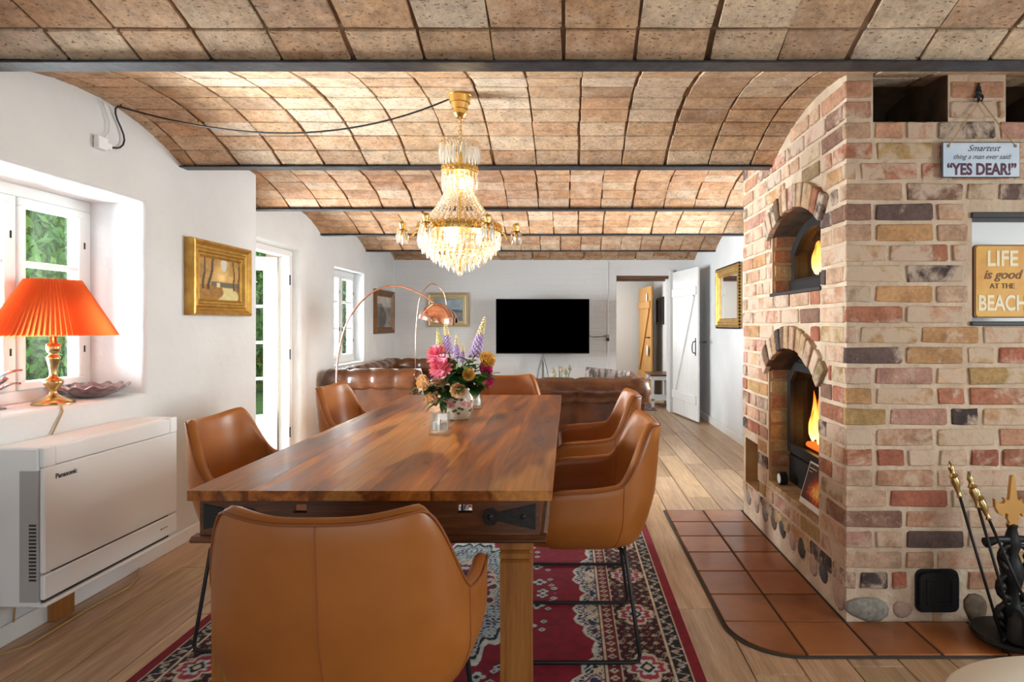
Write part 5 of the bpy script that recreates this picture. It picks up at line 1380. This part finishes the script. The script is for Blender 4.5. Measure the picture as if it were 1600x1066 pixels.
MB().tube([(.06, -.05, .008), (.10, -.08, .0), (.124, -.10, -.02), (.13, -.17, -.12), (.128, -.28, -.30), (.128, -.32, -.60), (.13, -.34, -.80)], .0035, 6).build('flex', X['cableg'], lp, smooth='all')
bw = thing('ruffled_glass_bowl', (-2.285, 2.965, .871), 0, 'purple brown pressed glass bowl with ruffled rim on the sill', 'bowl')
bgm = mat('amethyst_pressed_glass', (.16, .075, .085), .15, .1, col2=(.30, .18, .17), nscale=30, bscale=60, bstr=.6, coat=.5)
mb = MB(); mb.lathe([(.05, 0), (.06, .004), (.10, .02), (.135, .045), (.150, .056), (.146, .058), (.128, .048), (.095, .026), (.05, .012), (.0, .010)], 96, (0, 0, 0), lambda a, r, z: (r * (1 + .035 * math.cos(14 * a) * (r > .12)), z + .007 * math.cos(14 * a) * (r > .11)))
mb.build('bowl', bgm, bw, smooth=60)
og = thing('metal_leaf_sprig', (-2.34, 2.53, .871), 0, 'small silvery metal sprig on the sill at the left picture edge', 'ornament')
pew = mat('pewter', (.30, .30, .33), .25, .9)
MB().tube([(0, 0, 0), (.005, 0, .07), (-.005, .01, .13)], .004, 6).build('stem', pew, og); MB().lathe([(.03, 0), (.028, .006), (.004, .012)], 14).build('foot', pew, og)
for i, (a, z) in enumerate(((.2, .08), (2.0, .10), (3.6, .09), (5.0, .12), (1.1, .13), (2.9, .14))):
    mb = MB(); d = Vector((math.cos(a), math.sin(a), .35)); n_ = Vector((-math.sin(a), math.cos(a), 0)); up = Vector((0, 0, 1))
    mb.grid(lambda u, v: Vector((0, 0, z)) + d * (.085 * u) + n_ * (.022 * math.sin(PI * min(1, u * 1.0)) ** .8 * (2 * v - 1)) + up * (.012 * math.sin(PI * u) - .008 * (2 * v - 1) ** 2), 8, 4); mb.build('leaf', pew, og, smooth='all')

# ================================================================== HEAT PUMP (floor console air conditioner)
AXB, AXF, AYN, AYF, AZ0, AZ1 = XL1 + .002, -1.94, 2.285, 3.065, .170, .762
ac = thing('air_conditioner', ((AXB + AXF) / 2, (AYN + AYF) / 2, AZ0), 0, 'white floor console air conditioner mounted under the window', 'air conditioner')
wp = X['whiteplastic']
MB().cspan((AXB, AYN, AZ0), (AXF - .022, AYF, AZ1), .006).build('body', wp, ac, world=True)
MB().cspan((AXF - .09, AYN - .003, AZ0 + .02), (AXF - .02, AYN + .01, AZ1 - .085), .002).build('side_recess', X['greyplastic'], ac, world=True)
mb = MB()
for k in range(16): mb.span((AXF - .052, AYN - .005, AZ0 + .10 + .0135 * k), (AXF - .026, AYN + .005, AZ0 + .107 + .0135 * k))
sg = mb.build('side_grille', X['darkgap'], ac, world=True); sg['kind'] = 'stuff'
MB().cspan((AXF - .020, AYN + .002, AZ0 + .125), (AXF, AYF - .002, AZ1 - .075), .005).build('front_panel', wp, ac, world=True)
MB().cspan((AXF - .020, AYN + .055, AZ1 - .072), (AXF - .001, AYF - .055, AZ1 - .004), .003).build('top_flap', wp, ac, world=True)
for a, b in ((AYN + .002, AYN + .053), (AYF - .053, AYF - .002)): MB().cspan((AXF - .020, a, AZ1 - .0735), (AXF, b, AZ1), .003).build('corner_panel', wp, ac, world=True)
MB().cspan((AXF - .020, AYN + .002, AZ0 + .026), (AXF, AYF - .002, AZ0 + .118), .005).build('lower_panel', wp, ac, world=True)
MB().span((AXF - .018, AYN + .05, AZ0 + .116), (AXF - .008, AYF - .06, AZ0 + .127)).build('panel_gap', X['darkgap'], ac, world=True)
MB().span((AXF - .03, AYN + .012, AZ0 + .012), (AXF - .012, AYF - .05, AZ0 + .03)).build('outlet_gap', X['darkgap'], ac, world=True)
MB().cspan((AXF - .05, AYN + .0, AZ0), (AXF + .004, AYF - .004, AZ0 + .014), .003).build('bottom_lip', wp, ac, world=True)
def text(name, body, size, m, parent, loc, rot, ext=.0004, off=0.0, shear=0.0, align='CENTER', sx=1.0, world=True, space=1.0):
    cu = bpy.data.curves.new(name, 'FONT'); cu.body = body; cu.size = size; cu.extrude = ext; cu.offset = off; cu.shear = shear; cu.align_x = align; cu.align_y = 'CENTER'; cu.space_character = space
    cu.resolution_u = 3; cu.materials.append(m); o = bpy.data.objects.new(name, cu); C.objects.link(o); o.location = loc; o.rotation_euler = rot; o.scale = (sx, 1, 1)
    if parent is not None:
        o.parent = parent
        if world: o.location = Vector(loc) - Vector(parent.location)
    return o
inkm = mat('black_ink', (.015, .015, .017), .6)
text('lettering', 'Panasonic', .026, inkm, ac, (AXF + .0008, AYN + .102, AZ1 - .118), (PI / 2, 0, PI / 2), .0003, .0007)
MB().span((AXF - .001, AYF - .125, AZ0 + .068), (AXF + .0006, AYF - .118, AZ0 + .076)).span((AXF - .001, AYF - .113, AZ0 + .0705), (AXF + .0006, AYF - .075, AZ0 + .0735)).build('small_print', inkm, ac, world=True)
bk = MB().cspan((XL1 + .016, 2.53, 0.0), (XL1 + .05, 2.63, .085), .003).build('wooden_block', X['legwood']); tag(bk, 'small brown wooden block on the floor under the air conditioner', 'block')
fc = MB().tube([(-2.09, 2.15, .30), (-2.09, 2.19, .12), (-2.075, 2.24, .02), (-2.04, 2.33, .006), (-2.045, 2.5, .006), (-2.05, 2.65, .006), (-2.03, 2.85, .006), (-2.06, 2.95, .006), (-2.10, 3.02, .006), (-2.125, 3.06, .01)], .0045, 6).build('floor_cable', X['cableg'], None, smooth='all')
tag(fc, 'tan cable lying along the floor under the air conditioner', 'cable')

# ================================================================== ON THE TABLE
vz_ = TZ + .001; VX, VY = -.533, 3.0
va = thing('flower_vase', (VX, VY, vz_), 0, 'cream crackled vase painted with pink roses, on the dining table', 'vase')
crk = mat('cream_crackle_glaze', (.66, .60, .48), .25, col2=(.56, .48, .36), nscale=25, coat=.3)
MB().lathe([(.045, 0), (.050, .004), (.064, .03), (.074, .065), (.074, .095), (.064, .130), (.054, .150), (.053, .158), (.060, .168), (.056, .170), (.048, .158), (.049, .150), (.06, .11), (.066, .07), (.04, .012), (0, .010)], 36).build('body', crk, va, smooth=60)
rosep, rosel = mat('painted_rose', (.52, .13, .15), .35, col2=(.68, .30, .30), nscale=60), mat('painted_leaf', (.05, .09, .03), .4)
def on_vase(a, z, r): 
    R_ = np.interp(z, [0, .03, .065, .095, .13, .15], [.05, .064, .074, .074, .064, .054]) + .0006
    return Vector((R_ * math.cos(a), R_ * math.sin(a), z))
def decal(a, z, r, m, nm, n=8, wob=.25, el=1.0):
    mb = MB(); c = on_vase(a, z, 0); mb.v.append(tuple(c * 1.004)); 
    for k in range(n * 2):
        t = PI * k / n; q = r * (1 + wob * math.cos(5 * t)); mb.v.append(tuple(on_vase(a + q * math.cos(t) / .07, z + q * el * math.sin(t), 0)))
    for k in range(n * 2): mb.f.append((0, 1 + k, 1 + (k + 1) % (n * 2)))
    return mb.build(nm, m, va)
for i in range(5):
    a0 = -PI / 2 + i * 2 * PI / 5 + .12
    decal(a0, .105, .021, rosep, 'painted_rose'); decal(a0 + .38, .085, .014, rosep, 'painted_rose'); decal(a0 - .4, .075, .015, rosep, 'painted_rose')
    for j, (da, z) in enumerate(((.1, .06), (-.15, .05), (.3, .055), (-.3, .045), (.05, .035), (.25, .10), (-.2, .09))): decal(a0 + da, z, .009, rosel, 'painted_leaf', 6, .3, .7)

# --- flowers, each standing in the vase
def frame_from(d):
    d = Vector(d).normalized(); s = d.cross(Vector((0, 0, 1)));  s = s.normalized() if s.length > .01 else Vector((1, 0, 0)); return s, d.cross(s).normalized() * -1, d
def petal_ball(mb, c, d, layers, rnd_):
    """layers: (n, length, width, opening angle, lift)"""
    s, t, d = frame_from(d)
    for n, L, w, op, lift in layers:
        for k in range(n):
            a = 2 * PI * (k + rnd_.random() * .5) / n + lift * 40; rad = s * math.cos(a) + t * math.sin(a); tan = -s * math.sin(a) + t * math.cos(a); o2 = op + rnd_.uniform(-.12, .12)
            def f(u, v):
                th = o2 * (1 - .35 * u) if op < 1.2 else o2 * (1 - .15 * u); curl = .35 * u * u
                ln = L * u; return Vector(c) + d * (lift + ln * math.cos(th) - curl * L * .2) + rad * (ln * math.sin(th)) + tan * (w * math.sin(PI * (.12 + .80 * u)) ** .7 * (2 * v - 1)) + d * (-.3 * w * (2 * v - 1) ** 2 * -1 * .5)
            mb.grid(f, 3, 2)
def flower(kind, tip, label, scale=1.0, seed=0):
    r = random.Random(seed); tip = Vector(tip); base = Vector((r.uniform(-.02, .02), r.uniform(-.02, .02), .03))
    names = {'dahlia': 'pink_dahlia', 'rose': 'peach_rose', 'magenta': 'magenta_peony', 'yellow': 'yellow_rose', 'lupin': 'lupin_spike', 'bud': 'lupin_bud'}
    cats = 'flower'
    t = thing(names[kind], Vector((VX, VY, vz_)) + base, 0, label, cats)
    top = tip - Vector((VX, VY, vz_)) - base; mid = Vector((base.x * .2 + top.x * .12, base.y * .2 + top.y * .12, .14))
    L = [Vector((0, 0, 0)), mid, mid.lerp(top, .55) + Vector((0, 0, .015)), top]
    MB().tube(L, .0028, 5).build('stem', X['stem'], t, smooth='all')
    d = (top - L[2]).normalized(); d = (d + Vector((0, -.55, .05))).normalized() if kind not in ('lupin', 'bud') else (d + Vector((0, 0, 1.6))).normalized()
    mb = MB(); s = scale
    if kind == 'dahlia':
        petal_ball(mb, top, d, [(18, .055 * s, .008 * s, 1.5, .0), (18, .052 * s, .008 * s, 1.2, .004), (16, .048 * s, .0075 * s, .9, .006), (13, .042 * s, .007 * s, .6, .008), (9, .036 * s, .006 * s, .3, .010)], r); mb.build('bloom', FL['pink'], t)
    elif kind in ('rose', 'yellow', 'magenta'):
        petal_ball(mb, top, d, [(6, .036 * s, .020 * s, 1.15, .0), (6, .036 * s, .019 * s, .85, .003), (5, .034 * s, .017 * s, .55, .005), (5, .032 * s, .013 * s, .3, .007), (3, .030 * s, .009 * s, .12, .009)], r); mb.build('bloom', FL[kind], t, smooth='all')
    else:
        H = .165 * s if kind == 'lupin' else .09 * s; n = 18 if kind == 'lupin' else 10
        MB().tube([top, top + d * H], [.003, .001], 5).build('spike', X['stem'], t); lo = MB(); hi = MB()
        for k in range(n):
            u = k / (n - 1); rr = (.019 * (1 - u) ** .75 + .003) * s if kind == 'lupin' else (.013 * (1 - u) + .003) * s
            for j in range(7):
                a = 2 * PI * j / 7 + k * .45; p = top + d * (H * u) + Vector((rr * math.cos(a), rr * math.sin(a), .004)); (lo if u < .55 and kind == 'lupin' else hi).ball(p, .0062 * s * (1.15 - .7 * u), 5, 4, (1, 1, 1.25))
        if lo.v: lo.build('florets', FL['lilac'], t, smooth='all')
        hi.build('tip_buds', FL['cream'] if kind == 'lupin' else FL['lime'], t, smooth='all')
    return t
FL = {'pink': mat('dahlia_pink', (.80, .14, .28), .6, col2=(.88, .36, .42), nscale=25), 'rose': mat('peach_petal', (.92, .58, .28), .6, col2=(.95, .72, .46), nscale=30), 'yellow': mat('yellow_petal', (.86, .52, .10), .6, col2=(.85, .62, .22), nscale=30),
      'magenta': mat('magenta_petal', (.58, .02, .16), .6, col2=(.72, .06, .26), nscale=25), 'lilac': mat('lupin_lilac', (.36, .25, .62), .6, col2=(.60, .50, .74), nscale=120), 'cream': mat('lupin_cream', (.80, .70, .42), .6), 'lime': mat('lupin_lime', (.62, .62, .28), .6)}
def pp(px, py, d): return ((px - 888) / 965 * d, d, 1.22 - (py - 507) / 965 * d)
for i, (k, px, py, d, s, lab) in enumerate((
        ('dahlia', 692, 575, 2.93, 1.28, 'large pink dahlia at the front of the bouquet'), ('dahlia', 684, 556, 3.0, 1.12, 'pink dahlia half hidden behind the larger pink bloom'),
        ('rose', 670, 597, 2.93, 1.6, 'peach rose at the outer left of the bouquet'), ('rose', 681, 619, 2.95, 1.5, 'peach rose drooping beside the vase rim'), ('rose', 717, 606, 2.90, 1.45, 'peach rose right above the vase mouth'),
        ('yellow', 730, 586, 2.93, 1.2, 'small yellow rosebud in the middle of the bouquet'), ('yellow', 757, 566, 2.97, 1.55, 'yellow rose high on the right of the bouquet'),
        ('magenta', 751, 578, 3.02, 1.6, 'deep magenta peony right of the bouquet centre'), ('magenta', 757, 594, 3.04, 1.25, 'magenta bloom low on the right of the bouquet'),
        ('lupin', 742, 557, 3.0, 1.15, 'tallest lilac lupin spike with cream tip'), ('lupin', 701, 552, 3.02, .9, 'cream tipped lupin spike above the pink dahlias'), ('lupin', 714, 560, 3.08, .7, 'small pale lupin between two taller spikes'),
        ('lupin', 723, 566, 3.05, .55, 'short lilac lupin low in the bouquet centre'), ('bud', 687, 538, 3.02, .8, 'green lupin bud at the upper left of the bouquet'))):
    flower(k, pp(px, py, d), lab, s, 50 + i)
# foliage sprays
def leaf_mesh(mb, p, d, L, w, up=Vector((0, 0, 1))):
    d = Vector(d).normalized(); n = d.cross(up); n = n.normalized() if n.length > .01 else Vector((1, 0, 0)); u2 = n.cross(d)
    mb.grid(lambda u, v: Vector(p) + d * (L * u) + n * (w * math.sin(PI * u ** .8) * (2 * v - 1)) + u2 * (.15 * L * math.sin(PI * u) - .2 * w * (1 - (2 * v - 1) ** 2)), 6, 2)
for i, (px, py, d, m, L, w, lab) in enumerate(((705, 565, 2.95, 'green', .06, .020, 'light green leaf spray behind the large pink dahlia'), (735, 562, 2.96, 'green', .065, .018, 'bright green leaf spray under the tallest lupin'),
        (725, 600, 2.90, 'darkgreen', .07, .024, 'dark green leaf spray in front of the vase mouth'), (747, 605, 2.93, 'darkgreen', .065, .026, 'dark green leaf spray on the right of the vase'), (689, 608, 2.95, 'darkgreen', .075, .022, 'dark green leaf spray beneath the peach roses'),
        (764, 588, 3.0, 'green', .06, .014, 'slender green spray reaching out on the right'), (662, 604, 2.97, 'darkgreen', .06, .016, 'small dark leaf spray at the far left of the bouquet'), (690, 630, 2.93, 'darkgreen', .085, .010, 'long narrow leaves hanging by the left of the vase'), (712, 580, 2.97, 'darkgreen', .07, .028, 'dark leaf spray filling the bouquet centre'),
        (742, 585, 2.98, 'green', .075, .026, 'broad green leaf spray between the yellow and magenta blooms'), (722, 572, 3.02, 'green', .075, .022, 'green leaf spray standing behind the yellow rosebud'))):
    r = random.Random(i); tip = Vector(pp(px, py, d)); b0 = Vector((VX, VY, vz_ + .03)); t = thing('leaf_spray', b0, 0, lab, 'foliage'); e = tip - b0
    midp = Vector((e.x * .2, e.y * .2, .135)); MB().tube([Vector((0, 0, 0)), midp, midp.lerp(e, .6) + Vector((0, 0, .01)), e], .0022, 5).build('stem', X['stem'], t, smooth='all')
    for k in range(11):
        a = r.uniform(0, 2 * PI); out = Vector((e.x, e.y, 0)); dv = Vector((math.cos(a), -abs(math.sin(a)) * .9, r.uniform(-.5, .6) if m == 'green' else r.uniform(-.9, .25))) + out * 3
        mb = MB(); leaf_mesh(mb, midp.lerp(e, .45 + .55 * (k + 1) / 11), dv, L * r.uniform(.8, 1.3), w * 1.15); mb.build('leaf', X[m], t, smooth='all')
# candle glasses
flm = mat('candle_wick', (.03, .02, .02), .8)
for (x, y, s, lab) in ((-.533, 2.575, 1.0, 'clear glass candle holder with white candle in front of the vase'), (-.508, 3.36, .95, 'clear glass candle holder half hidden behind the vase')):
    t = thing('candle_holder', (x, y, vz_), 0, lab, 'candle', 'glass candle holders on the table')
    sqf = lambda a, r, z: (r / max(abs(math.cos(a)), abs(math.sin(a))) ** .75, z)
    mb = MB(); mb.lathe([(0, 0), (.040 * s, 0), (.044 * s, .004), (.045 * s, .012), (.036 * s, .080 * s), (.035 * s, .092 * s), (.031 * s, .092 * s), (.031 * s, .078 * s), (.036 * s, .022), (.0, .020)], 40, (0, 0, 0), sqf); mb.build('glass', X['clearglass'], t, smooth=50)
    MB().lathe([(0, .0215), (.031 * s, .0215), (.031 * s, .052), (.029 * s, .054), (.006, .0525), (0, .052)], 24).build('wax', X['candlewax'], t, smooth=40)
    MB().tube([(0, 0, .052), (.001, 0, .064)], .0012, 5).build('wick', flm, t)

# ================================================================== SIGNS AND SMALL THINGS BY THE FIREPLACE
hs = thing('hanging_sign', (1.668, FY0 - .030, 1.815), 0, 'small blue-white hanging sign reading YES DEAR on string', 'sign')
sgm = mat('pale_blue_enamel', (.50, .63, .78), .45, col2=(.66, .74, .82), nscale=6)
MB().cspan((-.155, .0, 0), (.155, .008, .140), .003).build('board', sgm, hs)
MB().cspan((-.157, .002, -.002), (.157, .010, .142), .002).build('board_edge', mat('dark_sign_edge', (.05, .045, .05), .6), hs)
plum = mat('plum_print', (.09, .02, .05), .6); scr = mat('script_print', (.06, .06, .10), .6)
text('lettering', '\u201cYES DEAR!\u201d', .064, plum, hs, (1.668, FY0 - .0306, 1.844), (PI / 2, 0, 0), .0003, .0022, 0, sx=.80)
text('lettering', 'thing a man ever said:', .029, scr, hs, (1.668, FY0 - .0306, 1.896), (PI / 2, 0, 0), .0003, 0, .45, sx=.92)
text('lettering', 'Smartest', .036, scr, hs, (1.674, FY0 - .0306, 1.930), (PI / 2, 0, 0), .0003, 0, .5)
for x in (-.135, .135): MB().ball((x, -.001, .125), .007, 8, 5, (1, .4, 1)).build('rusty_eyelet', mat('rusty_eyelet', (.30, .15, .07), .7), hs)
MB().tube([(-.135, .0, .125), (0, .006, .312), (.135, .0, .125)], .0026, 5).build('string', X['string'], hs)
hk = thing('iron_hook', (1.668, FY0 - .012, 2.13), 0, 'ornate black iron hook holding the hanging sign', 'hook')
MB().tube([(0, 0, .0), (0, -.018, -.008), (0, -.026, .003), (0, -.022, .014)], .0035, 6).build('hook', X['iron'], hk); mb = MB()
for z, r in ((.0, .009), (.018, .012), (.036, .014), (.052, .010), (.066, .007)): mb.ball((0, 0, z), r, 8, 5, (1, .4, 1))
mb.build('back_plate', X['iron'], hk, smooth='all')
MB().tube([(-.016, 0, .012), (-.008, -.003, .022), (.008, -.003, .022), (.016, 0, .012)], .004, 6).build('leaf_arms', X['iron'], hk)
ls = thing('beach_sign', (1.772, FY0 + .010, 1.246), 0, 'yellow tin sign reading LIFE is good at the BEACH in the wall recess', 'sign')
yel = mat('worn_yellow_paint', (.72, .40, .035), .5, col2=(.62, .27, .02), nscale=9)
MB().prism(rrect(.226, .300, .014), lambda u, v, t: (u, t, v + .150), -.008, .006).build('plate', mat('brown_sign_rim', (.20, .08, .02), .6), ls, smooth=30)
MB().prism(rrect(.214, .288, .012), lambda u, v, t: (u, t, v + .150), -.010, -.0075).build('painted_face', yel, ls, smooth=30)
crm, brn = mat('cream_raised_print', (.78, .70, .50), .5), mat('brown_print', (.20, .075, .02), .6)
for s_, z, size, m, of, sh, sx in (('LIFE', .240, .088, crm, .002, 0, .86), ('is good', .176, .052, brn, .0008, .3, 1.0), ('AT THE', .130, .030, brn, .0004, 0, 1.0), ('BEACH', .058, .088, crm, .002, 0, .72)):
    text('lettering', s_, size, m, ls, (1.772, FY0 - .0008, 1.246 + z), (PI / 2, 0, 0), .001, of, sh, sx=sx)
# brochure leaning on the ledge
br = thing('fire_brochure', (1.165, 2.945, .338), 0, 'leaning brochure with a photograph of flames on the stove ledge', 'brochure')
p0, pu, pv = Vector((-.012, .143, 0)), Vector((0, -.290, 0)), Vector((.058, .0, .200))
nrm = pu.cross(pv).normalized()
mb = MB(); c4 = [p0, p0 + pu, p0 + pu + pv, p0 + pv]; mb.v = [tuple(c) for c in c4] + [tuple(c - nrm * .002) for c in c4]; mb.f = [(0, 1, 2, 3), (7, 6, 5, 4), (0, 4, 5, 1), (1, 5, 6, 2), (2, 6, 7, 3), (3, 7, 4, 0)]
if nrm.x > 0: nrm = -nrm
mb.build('cover', X['white'], br)
def art_fire(U, V):
    n, n2 = vnoise(U * 2, V, 9, 3), vnoise(U, V, 22, 5); g = np.exp(-((U - .62) ** 2 / .045 + (V - .38) ** 2 / .07)) * (.55 + .9 * n) + .25 * np.exp(-((U - .35) ** 2 / .05 + (V - .3) ** 2 / .03)) * n2 * 2
    return .035 + 1.1 * np.clip(g * 1.6, 0, 1), .012 + .75 * np.clip(g * 1.25 - .12, 0, 1) ** 1.4, .010 + .45 * np.clip(g * 1.1 - .45, 0, 1) ** 1.2
color_grid('cover_photograph', X['print'], art_fire, p0 + pu * .03 + pv * .13 + nrm * .0012, pu * .94, pv * .83, 40, 32, br)
MB().tube([p0 + pu * .08 + pv * .86 + nrm * .0018, p0 + pu * .36 + pv * .86 + nrm * .0018], .0022, 4).tube([p0 + pu * .08 + pv * .78 + nrm * .0018, p0 + pu * .20 + pv * .78 + nrm * .0018], .0014, 4).build('title_line', X['white'], br)
ck = thing('stove_thermometer', (1.19, 3.40, .338), 0, 'small round white dial standing on the stove ledge', 'thermometer')
MB().prism([(.034 * math.cos(2 * PI * i / 20), .034 + .034 * math.sin(2 * PI * i / 20)) for i in range(20)], lambda u, v, t: (-.03 + t * .75, u - .0 + t * -.35 * 0, v), .0, .05).build('housing', X['iron'], ck, smooth=40)
MB().prism([(.026 * math.cos(2 * PI * i / 20), .034 + .026 * math.sin(2 * PI * i / 20)) for i in range(20)], lambda u, v, t: (-.032 + t, u, v), 0, .003).build('dial', X['white'], ck)
# fire irons
ft = thing('fire_tool_stand', (1.69, 2.352, .011), 0, 'ornate black cast iron fire tool stand with gilt spear finial', 'tool stand')
I = X['iron']
MB().lathe([(.135, .018), (.140, .026), (.132, .036), (.10, .034), (.06, .042), (.02, .05)], 24, (0, 0, 0)).build('drip_base', I, ft, smooth=40)
for a in (.5, 2.1, 3.9, 5.5): MB().lathe([(.012, 0), (.016, .01), (.010, .026)], 8, (.105 * math.cos(a), .105 * math.sin(a), 0)).build('foot', I, ft, smooth='all')
MB().lathe([(.03, .04), (.045, .07), (.05, .11), (.03, .15), (.022, .19), (.034, .23), (.042, .27), (.030, .31), (.020, .34), (.030, .37), (.024, .40), (.016, .43), (.020, .445), (.0, .455)], 16).build('column', I, ft, smooth=40)
mb = MB()
for s in (-1, 1):
    for z0, k in ((.06, 1.0), (.17, .85), (.28, .7)):
        pts = [(s * (.02 + .055 * k * math.sin(t) * (1 - .06 * t)), -.012, z0 + .05 - .05 * math.cos(t) * (1 - .06 * t)) for t in [i * .45 for i in range(14)]]; mb.tube(pts, [.014 - .0006 * i for i in range(14)], 6)
        mb.ball((s * .065 * k, -.02, z0 + .05), .018, 8, 6)
mb.build('scroll_work', I, ft, smooth='all')
MB().tube([(-.115, -.02, .385), (-.06, -.012, .395), (0, 0, .39), (.06, -.012, .395), (.115, -.02, .385)], [.02, .012, .016, .012, .02], 8).build('tool_rest', I, ft, smooth='all')
G = mat('gilt_iron', (.62, .36, .12), .4, .7)
sp_ = [(0, .635), (.006, .63), (.015, .545), (.022, .540), (.036, .550), (.030, .538), (.036, .528), (.052, .528), (.070, .545), (.068, .515), (.055, .490), (.036, .478), (.030, .492), (.020, .488), (.022, .470), (.014, .458), (.018, .44)]
sp_ = sp_ + [(-u, v) for u, v in reversed(sp_[1:])]
MB().prism(sp_, lambda u, v, t: (u, t, v), -.008, .008).build('spear_finial', G, ft)
def tool(name, p, q, label, head):
    p, q = Vector(p), Vector(q); t = thing(name, p, 0, label, 'fire tool', 'brass handled fire irons'); d = q - p; u = d.normalized()
    MB().tube([Vector((0, 0, 0)), d], .0055, 8).build('rod', I, t, smooth='all')
    mb = MB(); R_ = u.to_track_quat('Z', 'Y').to_matrix(); mb.lathe([(.006, 0), (.011, .006), (.007, .014), (.010, .035), (.016, .062), (.012, .078), (.017, .084), (.011, .092), (.008, .100), (.012, .112), (.008, .124), (.0, .145)], 12)
    mb.v = [tuple(d + R_ @ Vector(v)) for v in mb.v]; mb.build('brass_handle', X['brass'], t, smooth=40)
    if head == 'shovel':
        mb = MB(); mb.grid(lambda a, b: (.085 * (2 * a - 1) * (1 - .35 * b ** 3), -.012 + .03 * (2 * a - 1) ** 2 * -1, -.02 + .19 * b - .02), 8, 8); mb.v = [(x + .01, y, z + .0) for x, y, z in mb.v]
        o = mb.build('pan', mat('worn_pan', (.05, .045, .04), .45, .6, col2=(.10, .09, .08), nscale=12), t, smooth='all'); sl = o.modifiers.new('thickness', 'SOLIDIFY'); sl.thickness = .003
    elif head == 'brush': MB().lathe([(.02, -.0), (.035, .01), (.028, .09), (.008, .12)], 12).build('bristles', X['matblack'], t, smooth='all')
    else: MB().tube([(0, 0, .0), (.02, -.01, .02), (.03, -.012, .045)], .006, 6).build('hook_tip', I, t)
tool('fire_poker', (1.605, 2.285, .052), (1.478, 2.330, .565), 'brass handled fire poker, leftmost of three leaning on the stand', 'hook')
tool('hearth_brush', (1.645, 2.262, .052), (1.535, 2.310, .530), 'brass handled hearth brush between the poker and shovel', 'brush')
tool('fire_shovel', (1.715, 2.232, .075), (1.568, 2.300, .490), 'brass handled fire shovel with wide dark pan standing in front', 'shovel')
# dark things in the opening above the brickwork
rk = MB()
for i, (x, y, z, r) in enumerate(((1.34, 2.74, 2.075, .035), (1.40, 2.70, 2.08, .042), (1.455, 2.76, 2.072, .036))): rk.ball((x, y, z - 0.006), r, 10, 7, (1.1, 1, .8))
o = rk.build('dark_ornament', mat('dark_glaze', (.05, .055, .06), .3), None, smooth='all'); tag(o, 'dark rounded ornament in the opening above the brickwork', 'ornament')
# stool at the lower right picture edge
st = thing('cream_stool', (1.135, 1.25, 0), 0, 'round-cornered cream padded stool at the lower right corner', 'stool')
def pad(u, v):
    a = 2 * PI * u; s_, c_ = math.sin(a), math.cos(a); p = 2 / 2.3
    x = .345 * math.copysign(abs(c_) ** p, c_); y = .215 * math.copysign(abs(s_) ** p, s_)
    lv = [(0, .375), (.93, .375), (.985, .385), (1.0, .41), (.985, .432), (.955, .440), (.5, .4485), (0, .450)][int(round(v * 7))]; return (x * lv[0], y * lv[0], lv[1])
mb = MB(); mb.grid(pad, 56, 7, cu=True); mb.build('padded_seat', X['cream'], st, smooth=60)
MB().tube([tuple(Vector(pad(i / 56, 2 / 7)) * 1.0) for i in range(56)], .006, 6, closed=True).build('piping', X['cream'], st, smooth='all')
for x in (-.27, .27):
    for y in (-.14, .14): MB().tube([(x, y, .376), (x * 1.1, y * 1.1, 0)], [.022, .013], 10).build('leg', X['legwood'], st, smooth=50)

# lettering becomes plain mesh
dg = bpy.context.evaluated_depsgraph_get(); dg.update()
for o in [o for o in sc.objects if o.type == 'FONT']:
    me = bpy.data.meshes.new_from_object(o.evaluated_get(dg)); n = bpy.data.objects.new('lettering', me); C.objects.link(n)
    n.parent = o.parent; n.location = o.location.copy(); n.rotation_euler = o.rotation_euler.copy(); n.scale = o.scale.copy()
    bpy.data.objects.remove(o)
